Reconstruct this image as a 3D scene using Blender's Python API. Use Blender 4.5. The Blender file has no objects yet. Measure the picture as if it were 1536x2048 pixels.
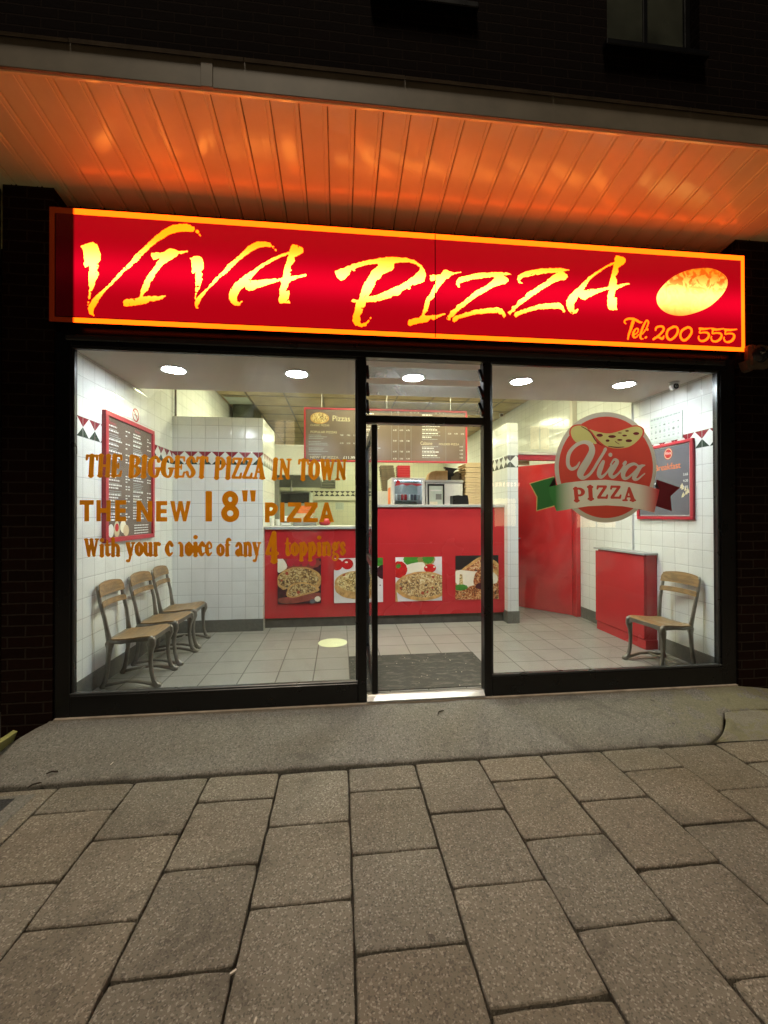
import bpy, math, random
import numpy as np
from mathutils import Vector, Matrix
R = math.radians
random.seed(7)
rng = np.random.RandomState(5)
scene = bpy.context.scene
# ------------------------------------------------------------ camera
cd = bpy.data.cameras.new('camera'); cam = bpy.data.objects.new('camera', cd); scene.collection.objects.link(cam)
cd.sensor_fit = 'HORIZONTAL'; cd.sensor_width = 36.0; cd.lens = 827.29 / 1536 * 36.0
cd.clip_start = 0.05; cd.clip_end = 400
YAW, PITCH, ROLL = 0.1064, 0.006, -0.0023
fwd = Vector((math.sin(YAW)*math.cos(PITCH), math.cos(YAW)*math.cos(PITCH), math.sin(PITCH)))
rt = Vector((math.cos(YAW), -math.sin(YAW), 0)); up = rt.cross(fwd)
c_, s_ = math.cos(ROLL), math.sin(ROLL)
rt2 = c_*rt + s_*up; up2 = -s_*rt + c_*up
m = Matrix((rt2, up2, -fwd)).transposed().to_4x4(); m.translation = Vector((-0.0794, -3.1065, 1.3499))
cam.matrix_world = m
scene.camera = cam
# ------------------------------------------------------------ night sky and the light of the street
w = bpy.data.worlds.new('World'); scene.world = w; w.use_nodes = True
wn = w.node_tree; bg = wn.nodes['Background']
sky = wn.nodes.new('ShaderNodeTexSky'); sky.sky_type = 'NISHITA'; sky.sun_disc = False
sky.sun_elevation = R(-3.0); sky.sun_rotation = R(200)
wn.links.new(sky.outputs[0], bg.inputs[0]); bg.inputs[1].default_value = 0.05
sd = bpy.data.lights.new('sun', 'SUN'); sd.energy = 1.7; sd.angle = R(12); sd.color = (1.0, 0.86, 0.66)
sun = bpy.data.objects.new('sun', sd); scene.collection.objects.link(sun)
sun.rotation_euler = Vector((0.10, 0.30, -1.0)).to_track_quat('-Z', 'Y').to_euler()
vs = scene.view_settings; vs.view_transform = 'Standard'; vs.look = 'None'; vs.exposure = 0.0; vs.gamma = 1.0
scene.cycles.max_bounces = 8; scene.cycles.transparent_max_bounces = 16
scene.cycles.sample_clamp_indirect = 6.0
scene.cycles.caustics_reflective = False; scene.cycles.caustics_refractive = False
COL = scene.collection

# ------------------------------------------------------------ node helper
class NT:
    def __init__(s, name, rough=0.5, color=(.5, .5, .5), metal=0.0, spec=0.5):
        s.m = bpy.data.materials.new(name); s.m.use_nodes = True; s.t = s.m.node_tree
        s.b = s.t.nodes['Principled BSDF']; s.out = s.t.nodes['Material Output']
        s.b.inputs['Base Color'].default_value = (*color, 1); s.b.inputs['Roughness'].default_value = rough
        s.b.inputs['Metallic'].default_value = metal; s.b.inputs['Specular IOR Level'].default_value = spec
    def n(s, t, **k):
        x = s.t.nodes.new(t)
        for a, v in k.items(): setattr(x, a, v)
        return x
    def put(s, sock, v):
        if hasattr(v, 'links') or isinstance(v, bpy.types.NodeSocket): s.t.links.new(v, sock)
        elif isinstance(v, (tuple, list)) and len(v) == 3 and sock.type == 'RGBA': sock.default_value = (*v, 1)
        else: sock.default_value = v
    def math(s, op, a, b=None, c=None):
        x = s.n('ShaderNodeMath', operation=op)
        s.put(x.inputs[0], a)
        if b is not None: s.put(x.inputs[1], b)
        if c is not None: s.put(x.inputs[2], c)
        return x.outputs[0]
    def mix(s, f, a, b, bt='MIX'):
        x = s.n('ShaderNodeMix', data_type='RGBA', blend_type=bt)
        s.put(x.inputs[0], f); s.put(x.inputs[6], a); s.put(x.inputs[7], b); return x.outputs[2]
    def obj(s):
        x = s.n('ShaderNodeTexCoord'); return x.outputs['Object']
    def geo(s):
        g = s.n('ShaderNodeNewGeometry'); return g.outputs['Position']
    def xyz(s, v):
        x = s.n('ShaderNodeSeparateXYZ'); s.put(x.inputs[0], v); return x.outputs
    def vec(s, a, b, c):
        x = s.n('ShaderNodeCombineXYZ'); s.put(x.inputs[0], a); s.put(x.inputs[1], b); s.put(x.inputs[2], c); return x.outputs[0]
    def noise(s, v, scale, det=3, rough=.55, dist=0):
        x = s.n('ShaderNodeTexNoise'); s.put(x.inputs['Vector'], v); x.inputs['Scale'].default_value = scale
        x.inputs['Detail'].default_value = det; x.inputs['Roughness'].default_value = rough; x.inputs['Distortion'].default_value = dist
        return x.outputs['Fac']
    def vor(s, v, scale, feat='F1', out='Distance', rnd=1.0):
        x = s.n('ShaderNodeTexVoronoi', feature=feat); s.put(x.inputs['Vector'], v); x.inputs['Scale'].default_value = scale
        x.inputs['Randomness'].default_value = rnd
        return x.outputs[out]
    def ramp(s, f, stops, interp='LINEAR'):
        x = s.n('ShaderNodeValToRGB'); x.color_ramp.interpolation = interp
        e = x.color_ramp.elements
        while len(e) < len(stops): e.new(.5)
        for i, (p, c) in enumerate(stops):
            e[i].position = p; e[i].color = (*c, 1) if len(c) == 3 else c
        s.put(x.inputs[0], f); return x.outputs[0]
    def bump(s, h, strength=.3, dist=.01):
        x = s.n('ShaderNodeBump'); x.inputs['Strength'].default_value = strength; x.inputs['Distance'].default_value = dist
        s.put(x.inputs['Height'], h); s.t.links.new(x.outputs[0], s.b.inputs['Normal']); return x
    def col(s, v): s.put(s.b.inputs['Base Color'], v)
    def rough(s, v): s.put(s.b.inputs['Roughness'], v)

MAT = {}
def flat(name, color, rough=.5, metal=0.0, spec=.5, vary=0.12, scale=30, bump=0.0):
    t = NT(name, rough, color, metal, spec)
    p = t.obj(); f = t.noise(p, scale, 4)
    d = tuple(c*(1-vary) for c in color); l = tuple(min(1, c*(1+vary)) for c in color)
    t.col(t.ramp(f, [(.3, d), (.7, l)]))
    t.rough(t.math('MULTIPLY_ADD', t.noise(p, scale*.35, 3), .18, rough-.09))
    if bump: t.bump(f, bump, .003)
    MAT[name] = t.m; return t.m
def vinyl_mat(name, color, trans=.45):
    m = flat(name, color, .45, 0, .35, .06, 8); nt = m.node_tree; pb_ = nt.nodes['Principled BSDF']; out = nt.nodes['Material Output']
    tr = nt.nodes.new('ShaderNodeBsdfTranslucent'); tr.inputs[0].default_value = (*color, 1); mx = nt.nodes.new('ShaderNodeMixShader'); mx.inputs[0].default_value = trans
    nt.links.new(pb_.outputs[0], mx.inputs[1]); nt.links.new(tr.outputs[0], mx.inputs[2]); nt.links.new(mx.outputs[0], out.inputs[0])
def emit(name, color, strength):
    t = NT(name); e = t.n('ShaderNodeEmission'); e.inputs[0].default_value = (*color, 1); e.inputs[1].default_value = strength
    t.t.links.new(e.outputs[0], t.out.inputs[0]); MAT[name] = t.m; return t.m

# ------------------------------------------------------------ materials
def tile_mat(name, axis, uoff=0.0, tone=(.74, .755, .74), dado=True, red=(.23, .022, .035), green=(.035, .055, .04), dz=(1.93, 2.08)):
    t = NT(name, .16)
    o = t.xyz(t.geo()); gn = t.n('ShaderNodeNewGeometry'); nx_ = t.math('GREATER_THAN', t.math('ABSOLUTE', t.xyz(gn.outputs['True Normal'])[0]), .5)
    u = t.math('ADD', t.math('ADD', t.math('MULTIPLY', o[0], t.math('SUBTRACT', 1.0, nx_)), t.math('MULTIPLY', o[1], nx_)), uoff); z = t.math('SUBTRACT', o[2], dz[0])
    T = .15
    us = t.math('DIVIDE', u, T); zs = t.math('DIVIDE', z, T)
    fu = t.math('FRACT', us); fz = t.math('FRACT', zs)
    gu = t.math('SUBTRACT', .5, t.math('ABSOLUTE', t.math('SUBTRACT', fu, .5)))
    gz = t.math('SUBTRACT', .5, t.math('ABSOLUTE', t.math('SUBTRACT', fz, .5)))
    g = t.math('MINIMUM', gu, gz)
    grout = t.math('LESS_THAN', g, .0115)
    cell = t.vec(t.math('FLOOR', us), t.math('FLOOR', zs), 0.0)
    wn_ = t.n('ShaderNodeTexWhiteNoise'); t.put(wn_.inputs[0], cell)
    base = t.mix(wn_.outputs[0], tuple(c*.965 for c in tone), tuple(min(1, c*1.02) for c in tone))
    smear = t.noise(t.geo(), 3.2, 4)
    base = t.mix(t.math('MULTIPLY', smear, .12), base, (.55, .55, .50))
    if dado:
        inb = t.math('MULTIPLY', t.math('GREATER_THAN', zs, 0.0), t.math('LESS_THAN', zs, 1.0))
        dia = t.math('LESS_THAN', t.math('ADD', t.math('ABSOLUTE', t.math('SUBTRACT', fu, .5)), t.math('ABSOLUTE', t.math('SUBTRACT', zs, .5))), .5)
        tri = t.mix(t.math('GREATER_THAN', zs, .5), green, red)
        band = t.mix(dia, tri, base)
        base = t.mix(inb, base, band)
    t.col(t.mix(grout, base, (.40, .41, .40)))
    hgt = t.math('MINIMUM', t.math('MULTIPLY', g, 18.0), 1.0)
    wob = t.math('ADD', hgt, t.math('MULTIPLY', t.noise(t.geo(), 9, 2), .5))
    t.bump(wob, .25, .004); t.rough(t.math('MULTIPLY_ADD', t.noise(t.geo(), 6, 3), .16, .08))
    MAT[name] = t.m; return t.m
tile_mat('tile_side', 'y', -0.04)
tile_mat('tile_front', 'x', -0.027 + .0)
tile_mat('tile_kitchen', 'x', 0.0, tone=(.66, .66, .50), dz=(1.885, 2.035), red=(.06, .05, .05), green=(.06, .06, .055))
tile_mat('tile_pillar', 'x', -0.07, red=(.10, .09, .09), green=(.09, .10, .09))

def floor_tile():
    t = NT('floor_tile', .3); o = t.xyz(t.geo())
    u = t.math('DIVIDE', o[0], .3); v = t.math('DIVIDE', t.math('SUBTRACT', o[1], .832), .3)
    fu = t.math('FRACT', u); fv = t.math('FRACT', v)
    g = t.math('MINIMUM', t.math('SUBTRACT', .5, t.math('ABSOLUTE', t.math('SUBTRACT', fu, .5))), t.math('SUBTRACT', .5, t.math('ABSOLUTE', t.math('SUBTRACT', fv, .5))))
    wn_ = t.n('ShaderNodeTexWhiteNoise'); t.put(wn_.inputs[0], t.vec(t.math('FLOOR', u), t.math('FLOOR', v), 0.0))
    base = t.mix(wn_.outputs[0], (.25, .243, .222), (.28, .27, .247))
    base = t.mix(t.math('MULTIPLY', t.noise(t.geo(), 5, 5), .35), base, (.22, .205, .18))
    gj = t.math('ADD', .0125, t.math('MULTIPLY', t.noise(t.geo(), 3, 2), .006))
    t.col(t.mix(t.math('LESS_THAN', g, gj), base, (.060, .052, .042)))
    t.bump(t.math('ADD', t.math('MINIMUM', t.math('MULTIPLY', g, 30.0), 1.0), t.math('MULTIPLY', t.noise(t.geo(), 60, 2), .15)), .3, .003)
    t.rough(t.math('MULTIPLY_ADD', t.noise(t.geo(), 4, 4), .3, .2)); MAT['floor_tile'] = t.m
floor_tile()

def brick_mat(name, c1, c2, mort, off=0.0):
    t = NT(name, .95, spec=.04)
    o = t.xyz(t.geo()); hx = t.math('ADD', o[0], o[1])
    wb = t.math('MULTIPLY', t.math('SUBTRACT', t.noise(t.geo(), 8, 3), .5), .012); v = t.vec(t.math('ADD', hx, wb), t.math('ADD', o[2], wb), 0.0)
    b = t.n('ShaderNodeTexBrick'); t.put(b.inputs['Vector'], v)
    b.inputs['Scale'].default_value = 1.0; b.inputs['Brick Width'].default_value = .225; b.inputs['Row Height'].default_value = .075
    b.inputs['Mortar Size'].default_value = .006; b.inputs['Mortar Smooth'].default_value = .3; b.offset_frequency = 2
    b.inputs['Color1'].default_value = (*c1, 1); b.inputs['Color2'].default_value = (*c2, 1); b.inputs['Mortar'].default_value = (*mort, 1)
    n = t.noise(t.geo(), 25, 5)
    t.col(t.mix(t.math('MULTIPLY', n, .6), b.outputs[0], tuple(x*.4 for x in c1)))
    t.bump(t.math('ADD', t.math('MULTIPLY', b.outputs[1], -1.0), t.math('MULTIPLY', n, .4)), .6, .008)
    MAT[name] = t.m
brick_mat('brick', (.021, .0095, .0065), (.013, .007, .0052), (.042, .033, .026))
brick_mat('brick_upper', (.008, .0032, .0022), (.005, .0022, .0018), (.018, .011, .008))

def stone(name, c1, c2, c3, speck=380, bumpd=.004, moss=None, attr=None):
    t = NT(name, .82, spec=.35); p = t.geo()
    a = t.noise(p, speck, 3, .7); b = t.noise(p, 55, 5, .65); c = t.noise(p, 2.3, 4); q = t.vor(p, speck*.55, out='Color')
    qs = t.xyz(q)
    col = t.mix(a, c1, c2)
    col = t.mix(t.math('MULTIPLY', t.math('GREATER_THAN', qs[0], .84), .45), col, c3)
    col = t.mix(t.math('MULTIPLY', t.math('LESS_THAN', qs[1], .2), .55), col, tuple(x*.35 for x in c1))
    col = t.mix(t.math('MULTIPLY', b, .45), col, tuple(x*.55 for x in c1))
    col = t.mix(t.math('MULTIPLY', t.math('SUBTRACT', c, .35), .9), col, tuple(x*.6 for x in c1))
    if attr:
        at = t.n('ShaderNodeAttribute'); at.attribute_name = attr
        col = t.mix(1.0, col, at.outputs['Color'], 'MULTIPLY')
    if moss:
        o = t.xyz(p)
        f = t.math('MULTIPLY', t.math('SMOOTHSTEP', o[0], moss[0], moss[1]) if False else t.n_map(o[0], moss[0], moss[1]), t.math('GREATER_THAN', t.noise(p, 7, 5), .47))
        col = t.mix(t.math('MULTIPLY', f, .55), col, (.17, .16, .075))
    gs = t.xyz(t.vor(p, 3.4, out='Color'))[0]; gd = t.math('ADD', t.vor(p, 3.4), t.math('MULTIPLY', t.noise(p, 40, 2), .05))
    col = t.mix(t.math('MULTIPLY', t.math('MULTIPLY', t.math('GREATER_THAN', gs, .72), t.math('LESS_THAN', gd, .072)), .6), col, tuple(x*.28 for x in c1))
    st = t.math('MULTIPLY', t.ramp(t.noise(p, 3.1, 6, .6, 1.2), [(.56, (0, 0, 0)), (.72, (1, 1, 1))]), .55)
    col = t.mix(st, col, tuple(x*.4 for x in c1))
    t.col(col)
    h = t.math('ADD', t.math('MULTIPLY', a, .6), t.math('ADD', t.math('MULTIPLY', b, .8), t.math('MULTIPLY', qs[2], .5)))
    t.bump(t.math('ADD', h, t.math('MULTIPLY', t.noise(p, 14, 5, .7), 2.2 if name.startswith('conc') else .7)), .85, bumpd); MAT[name] = t.m
def n_map(s, v, a, b):
    x = s.n('ShaderNodeMapRange'); s.put(x.inputs[0], v); x.inputs[1].default_value = a; x.inputs[2].default_value = b; return x.outputs[0]
NT.n_map = n_map
stone('paver', (.178, .154, .116), (.325, .288, .225), (.66, .60, .50), 300, .007, attr='tint')
stone('concrete', (.150, .140, .118), (.245, .230, .195), (.40, .38, .33), 260, .003, moss=(2.0, 2.9))
stone('concrete_patch', (.20, .185, .14), (.28, .26, .20), (.34, .31, .25), 420, .003, moss=(0.0, 1.0))
stone('joint_dirt', (.035, .028, .02), (.06, .05, .035), (.08, .07, .05), 300, .004)
stone('asphalt', (.03, .03, .03), (.05, .05, .048), (.08, .08, .075), 250, .004)

flat('black_alu', (.0055, .0055, .006), .30, 0.0, .4, .1, 20)
flat('bead', (.05, .053, .055), .3, .3, .5, .1, 20)
flat('steel', (.42, .42, .41), .42, 1.0, .5, .1, 15)
flat('worktop', (.34, .34, .34), .45, 0, .5, .1, 120)
flat('plaster', (.66, .62, .56), .85, 0, .3, .03, 2)
flat('plaster_cream', (.66, .64, .52), .8, 0, .3, .06, 2)
flat('skirting', (.115, .115, .10), .4, 0, .5, .15, 30)
flat('plinth', (.075, .068, .056), .35, 0, .5, .25, 12)
flat('red_laminate', (.46, .026, .032), .26, 0, .5, .06, 3)
flat('red_door', (.52, .022, .026), .30, 0, .5, .12, 3)
flat('red_frame', (.42, .025, .04), .35, 0, .5, .08, 10)
flat('menu_brown', (.14, .10, .078), .25, 0, .5, .12, 4)
flat('menu_blue', (.13, .128, .15), .25, 0, .5, .1, 4)
flat('ink_white', (.75, .74, .72), .4, 0, .4, .05)
flat('ink_cream', (.60, .52, .33), .4, 0, .4, .1)
flat('ink_grey', (.33, .35, .34), .5, 0, .4, .1)
flat('paper', (.52, .58, .52), .6, 0, .3, .04)
flat('white_plastic', (.70, .70, .68), .35, 0, .5, .05)
flat('grey_plastic', (.20, .20, .19), .4, 0, .5, .08)
flat('mortar_strip', (.36, .31, .25), .8, 0, .3, .25, 9, .4)
flat('curtain_glass', (.055, .06, .045), .3, 0, .3, .4, 3)
flat('dark_glassy', (.02, .02, .022), .12, 0, .6, .1)
flat('upvc_grey', (.21, .18, .135), .5, 0, .4, .12, 6)
flat('lead', (.13, .10, .07), .8, 0, .4, .3, 8)
flat('cardboard', (.42, .27, .14), .8, 0, .2, .12, 14)
flat('pizza_card', (.58, .45, .29), .75, 0, .2, .12, 14)
flat('orange_bag', (.75, .18, .04), .5, 0, .4, .2, 12)
vinyl_mat('amber_vinyl', (.68, .215, .006))
vinyl_mat('logo_grey', (.42, .37, .28))
vinyl_mat('logo_red', (.46, .055, .034))
flat('logo_dark', (.012, .010, .009), .5)
vinyl_mat('logo_maroon', (.10, .012, .015))
vinyl_mat('logo_green', (.035, .13, .035))
vinyl_mat('logo_cream', (.42, .36, .12))
flat('yellow_plastic', (.30, .29, .10), .45, 0, .5, .15, 10)
flat('sticker_yellow', (.68, .71, .46), .5, 0, .4, .05, 10)
flat('crumb', (.55, .5, .42), .8)
flat('leaf_brown', (.035, .025, .015), .8)
flat('tomato', (.50, .02, .02), .25, 0, .6, .2, 20)
flat('pepper_green', (.06, .22, .03), .3, 0, .6, .3, 12)
flat('cheese_white', (.78, .72, .58), .5, 0, .3, .1, 8)
flat('plum_dark', (.05, .012, .018), .4, 0, .4, .5, 18)
flat('white_plate', (.72, .68, .68), .3, 0, .4, .05, 4)
flat('iron', (.24, .225, .20), .38, .75, .5, .18, 14)

def wood_mat():
    t = NT('chair_wood', .38); o = t.xyz(t.obj())
    v = t.vec(t.math('MULTIPLY', o[0], 3.0), t.math('MULTIPLY', o[1], 3.0), t.math('MULTIPLY', o[2], 14.0))
    v2 = t.vec(t.math('MULTIPLY', o[0], 26.0), t.math('MULTIPLY', o[1], 2.2), t.math('MULTIPLY', o[2], 30.0))
    f = t.noise(v2, 1.6, 6, .6, .8)
    c = t.ramp(f, [(.25, (.13, .075, .032)), (.5, (.26, .16, .07)), (.75, (.37, .235, .105))])
    wear = t.noise(t.obj(), 9, 4)
    t.col(t.mix(t.math('MULTIPLY', t.math('GREATER_THAN', wear, .56), .35), c, (.13, .095, .055)))
    t.bump(f, .15, .001); MAT['chair_wood'] = t.m
wood_mat()
def mat_mat():
    t = NT('door_mat', .95, spec=.2); p = t.geo()
    o = t.xyz(p)
    v = t.vec(t.math('MULTIPLY', o[0], .7), t.math('MULTIPLY', o[1], 1.6), 0.0)
    n = t.noise(v, 13, 6, .7, .6); k = t.noise(p, 260, 2)
    c = t.mix(k, (.035, .034, .03), (.085, .08, .068))
    c = t.mix(t.math('MULTIPLY', t.ramp(n, [(.5, (0, 0, 0)), (.68, (1, 1, 1))]), .5), c, (.19, .175, .14))
    sp = t.xyz(t.vor(p, 42, out='Color'))[0]; sd_ = t.vor(p, 42)
    f = t.math('MULTIPLY', t.math('GREATER_THAN', sp, .93), t.math('LESS_THAN', sd_, .22))
    t.col(t.mix(f, c, (.42, .38, .28))); t.bump(t.math('ADD', k, n), .7, .006); MAT['door_mat'] = t.m
mat_mat()
def ceil_tile():
    t = NT('ceiling_tile', .9, spec=.2); o = t.xyz(t.geo())
    w = t.noise(t.geo(), 1.3, 3); t.col(t.ramp(t.noise(t.geo(), 2.5, 4), [(.3, (.40, .32, .20)), (.7, (.54, .45, .30))])); MAT['ceiling_tile'] = t.m
ceil_tile()
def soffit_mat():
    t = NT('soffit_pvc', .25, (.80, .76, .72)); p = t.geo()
    t.col(t.ramp(t.noise(p, 4, 4), [(.3, (.80, .73, .40)), (.7, (.88, .81, .48))]))  # white boards, tinted yellow so the sign's light on them turns more orange
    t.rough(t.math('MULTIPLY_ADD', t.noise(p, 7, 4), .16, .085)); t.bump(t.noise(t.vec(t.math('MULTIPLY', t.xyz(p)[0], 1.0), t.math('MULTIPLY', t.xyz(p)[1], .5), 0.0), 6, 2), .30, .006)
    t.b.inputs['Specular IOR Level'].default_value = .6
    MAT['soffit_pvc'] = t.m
soffit_mat()
def glass_mat(name, tint=(.96, .98, .97), rough=.01, dirt=.02, film=0.0):
    t = NT(name); nt = t.t
    tr = t.n('ShaderNodeBsdfTransparent'); tr.inputs[0].default_value = (*tint, 1)
    gl = t.n('ShaderNodeBsdfGlossy'); gl.inputs['Roughness'].default_value = rough
    g_ = t.n('ShaderNodeNewGeometry'); dt = t.n('ShaderNodeVectorMath', operation='DOT_PRODUCT'); nt.links.new(g_.outputs['Incoming'], dt.inputs[0]); nt.links.new(g_.outputs['Normal'], dt.inputs[1])
    ic = t.math('SUBTRACT', 1.0, t.math('ABSOLUTE', dt.outputs['Value'])); fr = t.math('MULTIPLY_ADD', t.math('POWER', ic, 5.0), .96, .035)
    mx = t.n('ShaderNodeMixShader'); nt.links.new(fr, mx.inputs[0]); nt.links.new(tr.outputs[0], mx.inputs[1]); nt.links.new(gl.outputs[0], mx.inputs[2])
    df = t.n('ShaderNodeBsdfDiffuse'); df.inputs[0].default_value = (.75, .75, .72, 1)
    o = t.xyz(t.geo()); v = t.vec(o[0], t.math('MULTIPLY', o[1], 1.0), t.math('MULTIPLY', o[2], .6))
    n = t.ramp(t.noise(v, 2.6, 6, .62, 1.5), [(.48, (0, 0, 0)), (.75, (1, 1, 1))])
    f = t.math('MULTIPLY_ADD', n, dirt, film)
    tl = t.n('ShaderNodeBsdfTranslucent'); tl.inputs[0].default_value = (.75, .75, .72, 1); m3 = t.n('ShaderNodeMixShader'); m3.inputs[0].default_value = .6; nt.links.new(df.outputs[0], m3.inputs[1]); nt.links.new(tl.outputs[0], m3.inputs[2])
    m2 = t.n('ShaderNodeMixShader'); t.put(m2.inputs[0], f); nt.links.new(mx.outputs[0], m2.inputs[1]); nt.links.new(m3.outputs[0], m2.inputs[2])
    nt.links.new(m2.outputs[0], t.out.inputs[0]); MAT[name] = t.m
glass_mat('window_glass', dirt=.045)
glass_mat('louvre_glass', (.90, .94, .93), .08, .35, .14)
glass_mat('fridge_glass', (.85, .9, .93), .02, .3)
def sign_mat(name, edge, core, unlit, zc=3.055, wd=.12, xu=-1.895, lo=.035):
    t = NT(name, .25, unlit); o = t.xyz(t.geo())
    d = t.math('DIVIDE', t.math('SUBTRACT', o[2], zc), wd)
    g = t.math('EXPONENT', t.math('MULTIPLY', t.math('MULTIPLY', d, d), -1.0))
    g = t.math('MULTIPLY', g, t.math('ADD', .8, t.math('MULTIPLY', t.noise(t.vec(o[0], 0.0, 0.0), 1.1, 1), .4)))
    cl = t.mix(g, edge, core)
    lit = t.math('MAXIMUM', t.n_map(o[0], xu-.008, xu+.008), lo)  # unlit left end keeps a faint emission standing in for leaked light
    t.put(t.b.inputs['Emission Color'], cl); t.put(t.b.inputs['Emission Strength'], lit)
    t.b.inputs['Base Color'].default_value = (*unlit, 1); MAT[name] = t.m
sign_mat('sign_red', (.44, .0008, .006), (.95, .001, .022), (.055, .002, .004))
sign_mat('sign_yellow', (7.0, .56, .006), (13.0, 3.8, .5), (.12, .04, .01))
sign_mat('sign_border', (6.5, .40, .008), (6.8, .46, .012), (.13, .045, .015), lo=.008)
def disc_mat():
    t = NT('sign_pizza', .3); o = t.xyz(t.geo()); p = t.geo()
    d = t.math('DIVIDE', t.math('SUBTRACT', o[2], 3.10), .11)
    g = t.math('EXPONENT', t.math('MULTIPLY', t.math('MULTIPLY', d, d), -1.0))
    n = t.ramp(t.noise(p, 16, 5, .6, 1.4), [(.42, (1, 1, 1)), (.56, (.55, .38, .2))])
    up_ = t.n_map(o[2], 3.12, 3.24)
    base = t.mix(g, (1.6, .30, .006), (4.5, 2.0, .42))
    spots = t.mix(t.math('MULTIPLY', t.ramp(t.noise(p, 13, 4, .6, 1.6), [(.47, (0, 0, 0)), (.55, (1, 1, 1))]), t.math('MULTIPLY_ADD', up_, .70, .14)), base, (.95, .10, .003))
    t.put(t.b.inputs['Emission Color'], spots); t.b.inputs['Emission Strength'].default_value = 1.0; t.col((.3, .1, .02)); MAT['sign_pizza'] = t.m
disc_mat()
def pizza_top(name, seed, c=((.06, .03, .015), (.30, .16, .05), (.52, .38, .17), (.68, .56, .33))):
    t = NT(name, .35); p = t.n('ShaderNodeMapping'); t.put(p.inputs[0], t.geo()); p.inputs['Location'].default_value = (seed*3.1, 0, seed*1.7)
    v = p.outputs[0]
    a = t.noise(v, 15, 6, .66, 2.6); b = t.vor(v, 13, out='Distance')
    c0 = t.ramp(a, [(.38, c[0]), (.47, c[1]), (.54, c[2]), (.64, c[3])])
    ring = t.math('MULTIPLY', t.math('GREATER_THAN', b, .22), t.math('LESS_THAN', b, .30))
    c1 = t.mix(t.math('MULTIPLY', ring, .9), c0, (.07, .035, .02))
    sp = t.xyz(t.vor(v, 15, out='Color'))[0]
    c2 = t.mix(t.math('MULTIPLY', t.math('GREATER_THAN', sp, .86), t.math('LESS_THAN', t.vor(v, 15), .3)), c1, (.33, .05, .02))
    t.col(c2); MAT[name] = t.m
pizza_top('topping_ham', 1); pizza_top('topping_mushroom', 2, ((.09, .05, .03), (.42, .24, .09), (.60, .45, .22), (.74, .64, .42)))
pizza_top('topping_veg', 3, ((.08, .06, .02), (.48, .30, .10), (.66, .50, .22), (.78, .68, .42))); pizza_top('topping_pepperoni', 4, ((.10, .02, .01), (.34, .09, .03), (.52, .26, .09), (.66, .54, .36)))
flat('crust', (.52, .30, .11), .6, 0, .3, .35, 22)
flat('board_wood', (.25, .055, .04), .5, 0, .4, .3, 10)
def ribbon_mat():
    t = NT('logo_ribbon', .5); x = t.xyz(t.geo())[0]
    t.col(t.ramp(t.n_map(x, 1.54, 2.53), [(0.0, (.035, .14, .035)), (.08, (.04, .16, .04)), (.24, (.58, .53, .40)), (.80, (.60, .54, .41)), (.97, (.42, .035, .035))])); tr = t.n('ShaderNodeBsdfTranslucent'); t.t.links.new(t.b.inputs['Base Color'].links[0].from_socket, tr.inputs[0]); mx = t.n('ShaderNodeMixShader'); mx.inputs[0].default_value = .45; t.t.links.new(t.b.outputs[0], mx.inputs[1]); t.t.links.new(tr.outputs[0], mx.inputs[2]); t.t.links.new(mx.outputs[0], t.out.inputs[0]); MAT['logo_ribbon'] = t.m
ribbon_mat()
DOWN_E, KIT_E = 1.0, 1.0
emit('downlight', (.91, .955, 1.0), 245); emit('fluorescent', (1.0, .98, .60), 46); emit('fridge_lamp', (.85, .93, 1.0), 45.0); emit('far_window', (1.0, .72, .38), 3.5); emit('far_sign', (1.0, .55, .42), 7.0)
emit('screen_lit', (.9, .9, .75), 1.0)

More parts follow.
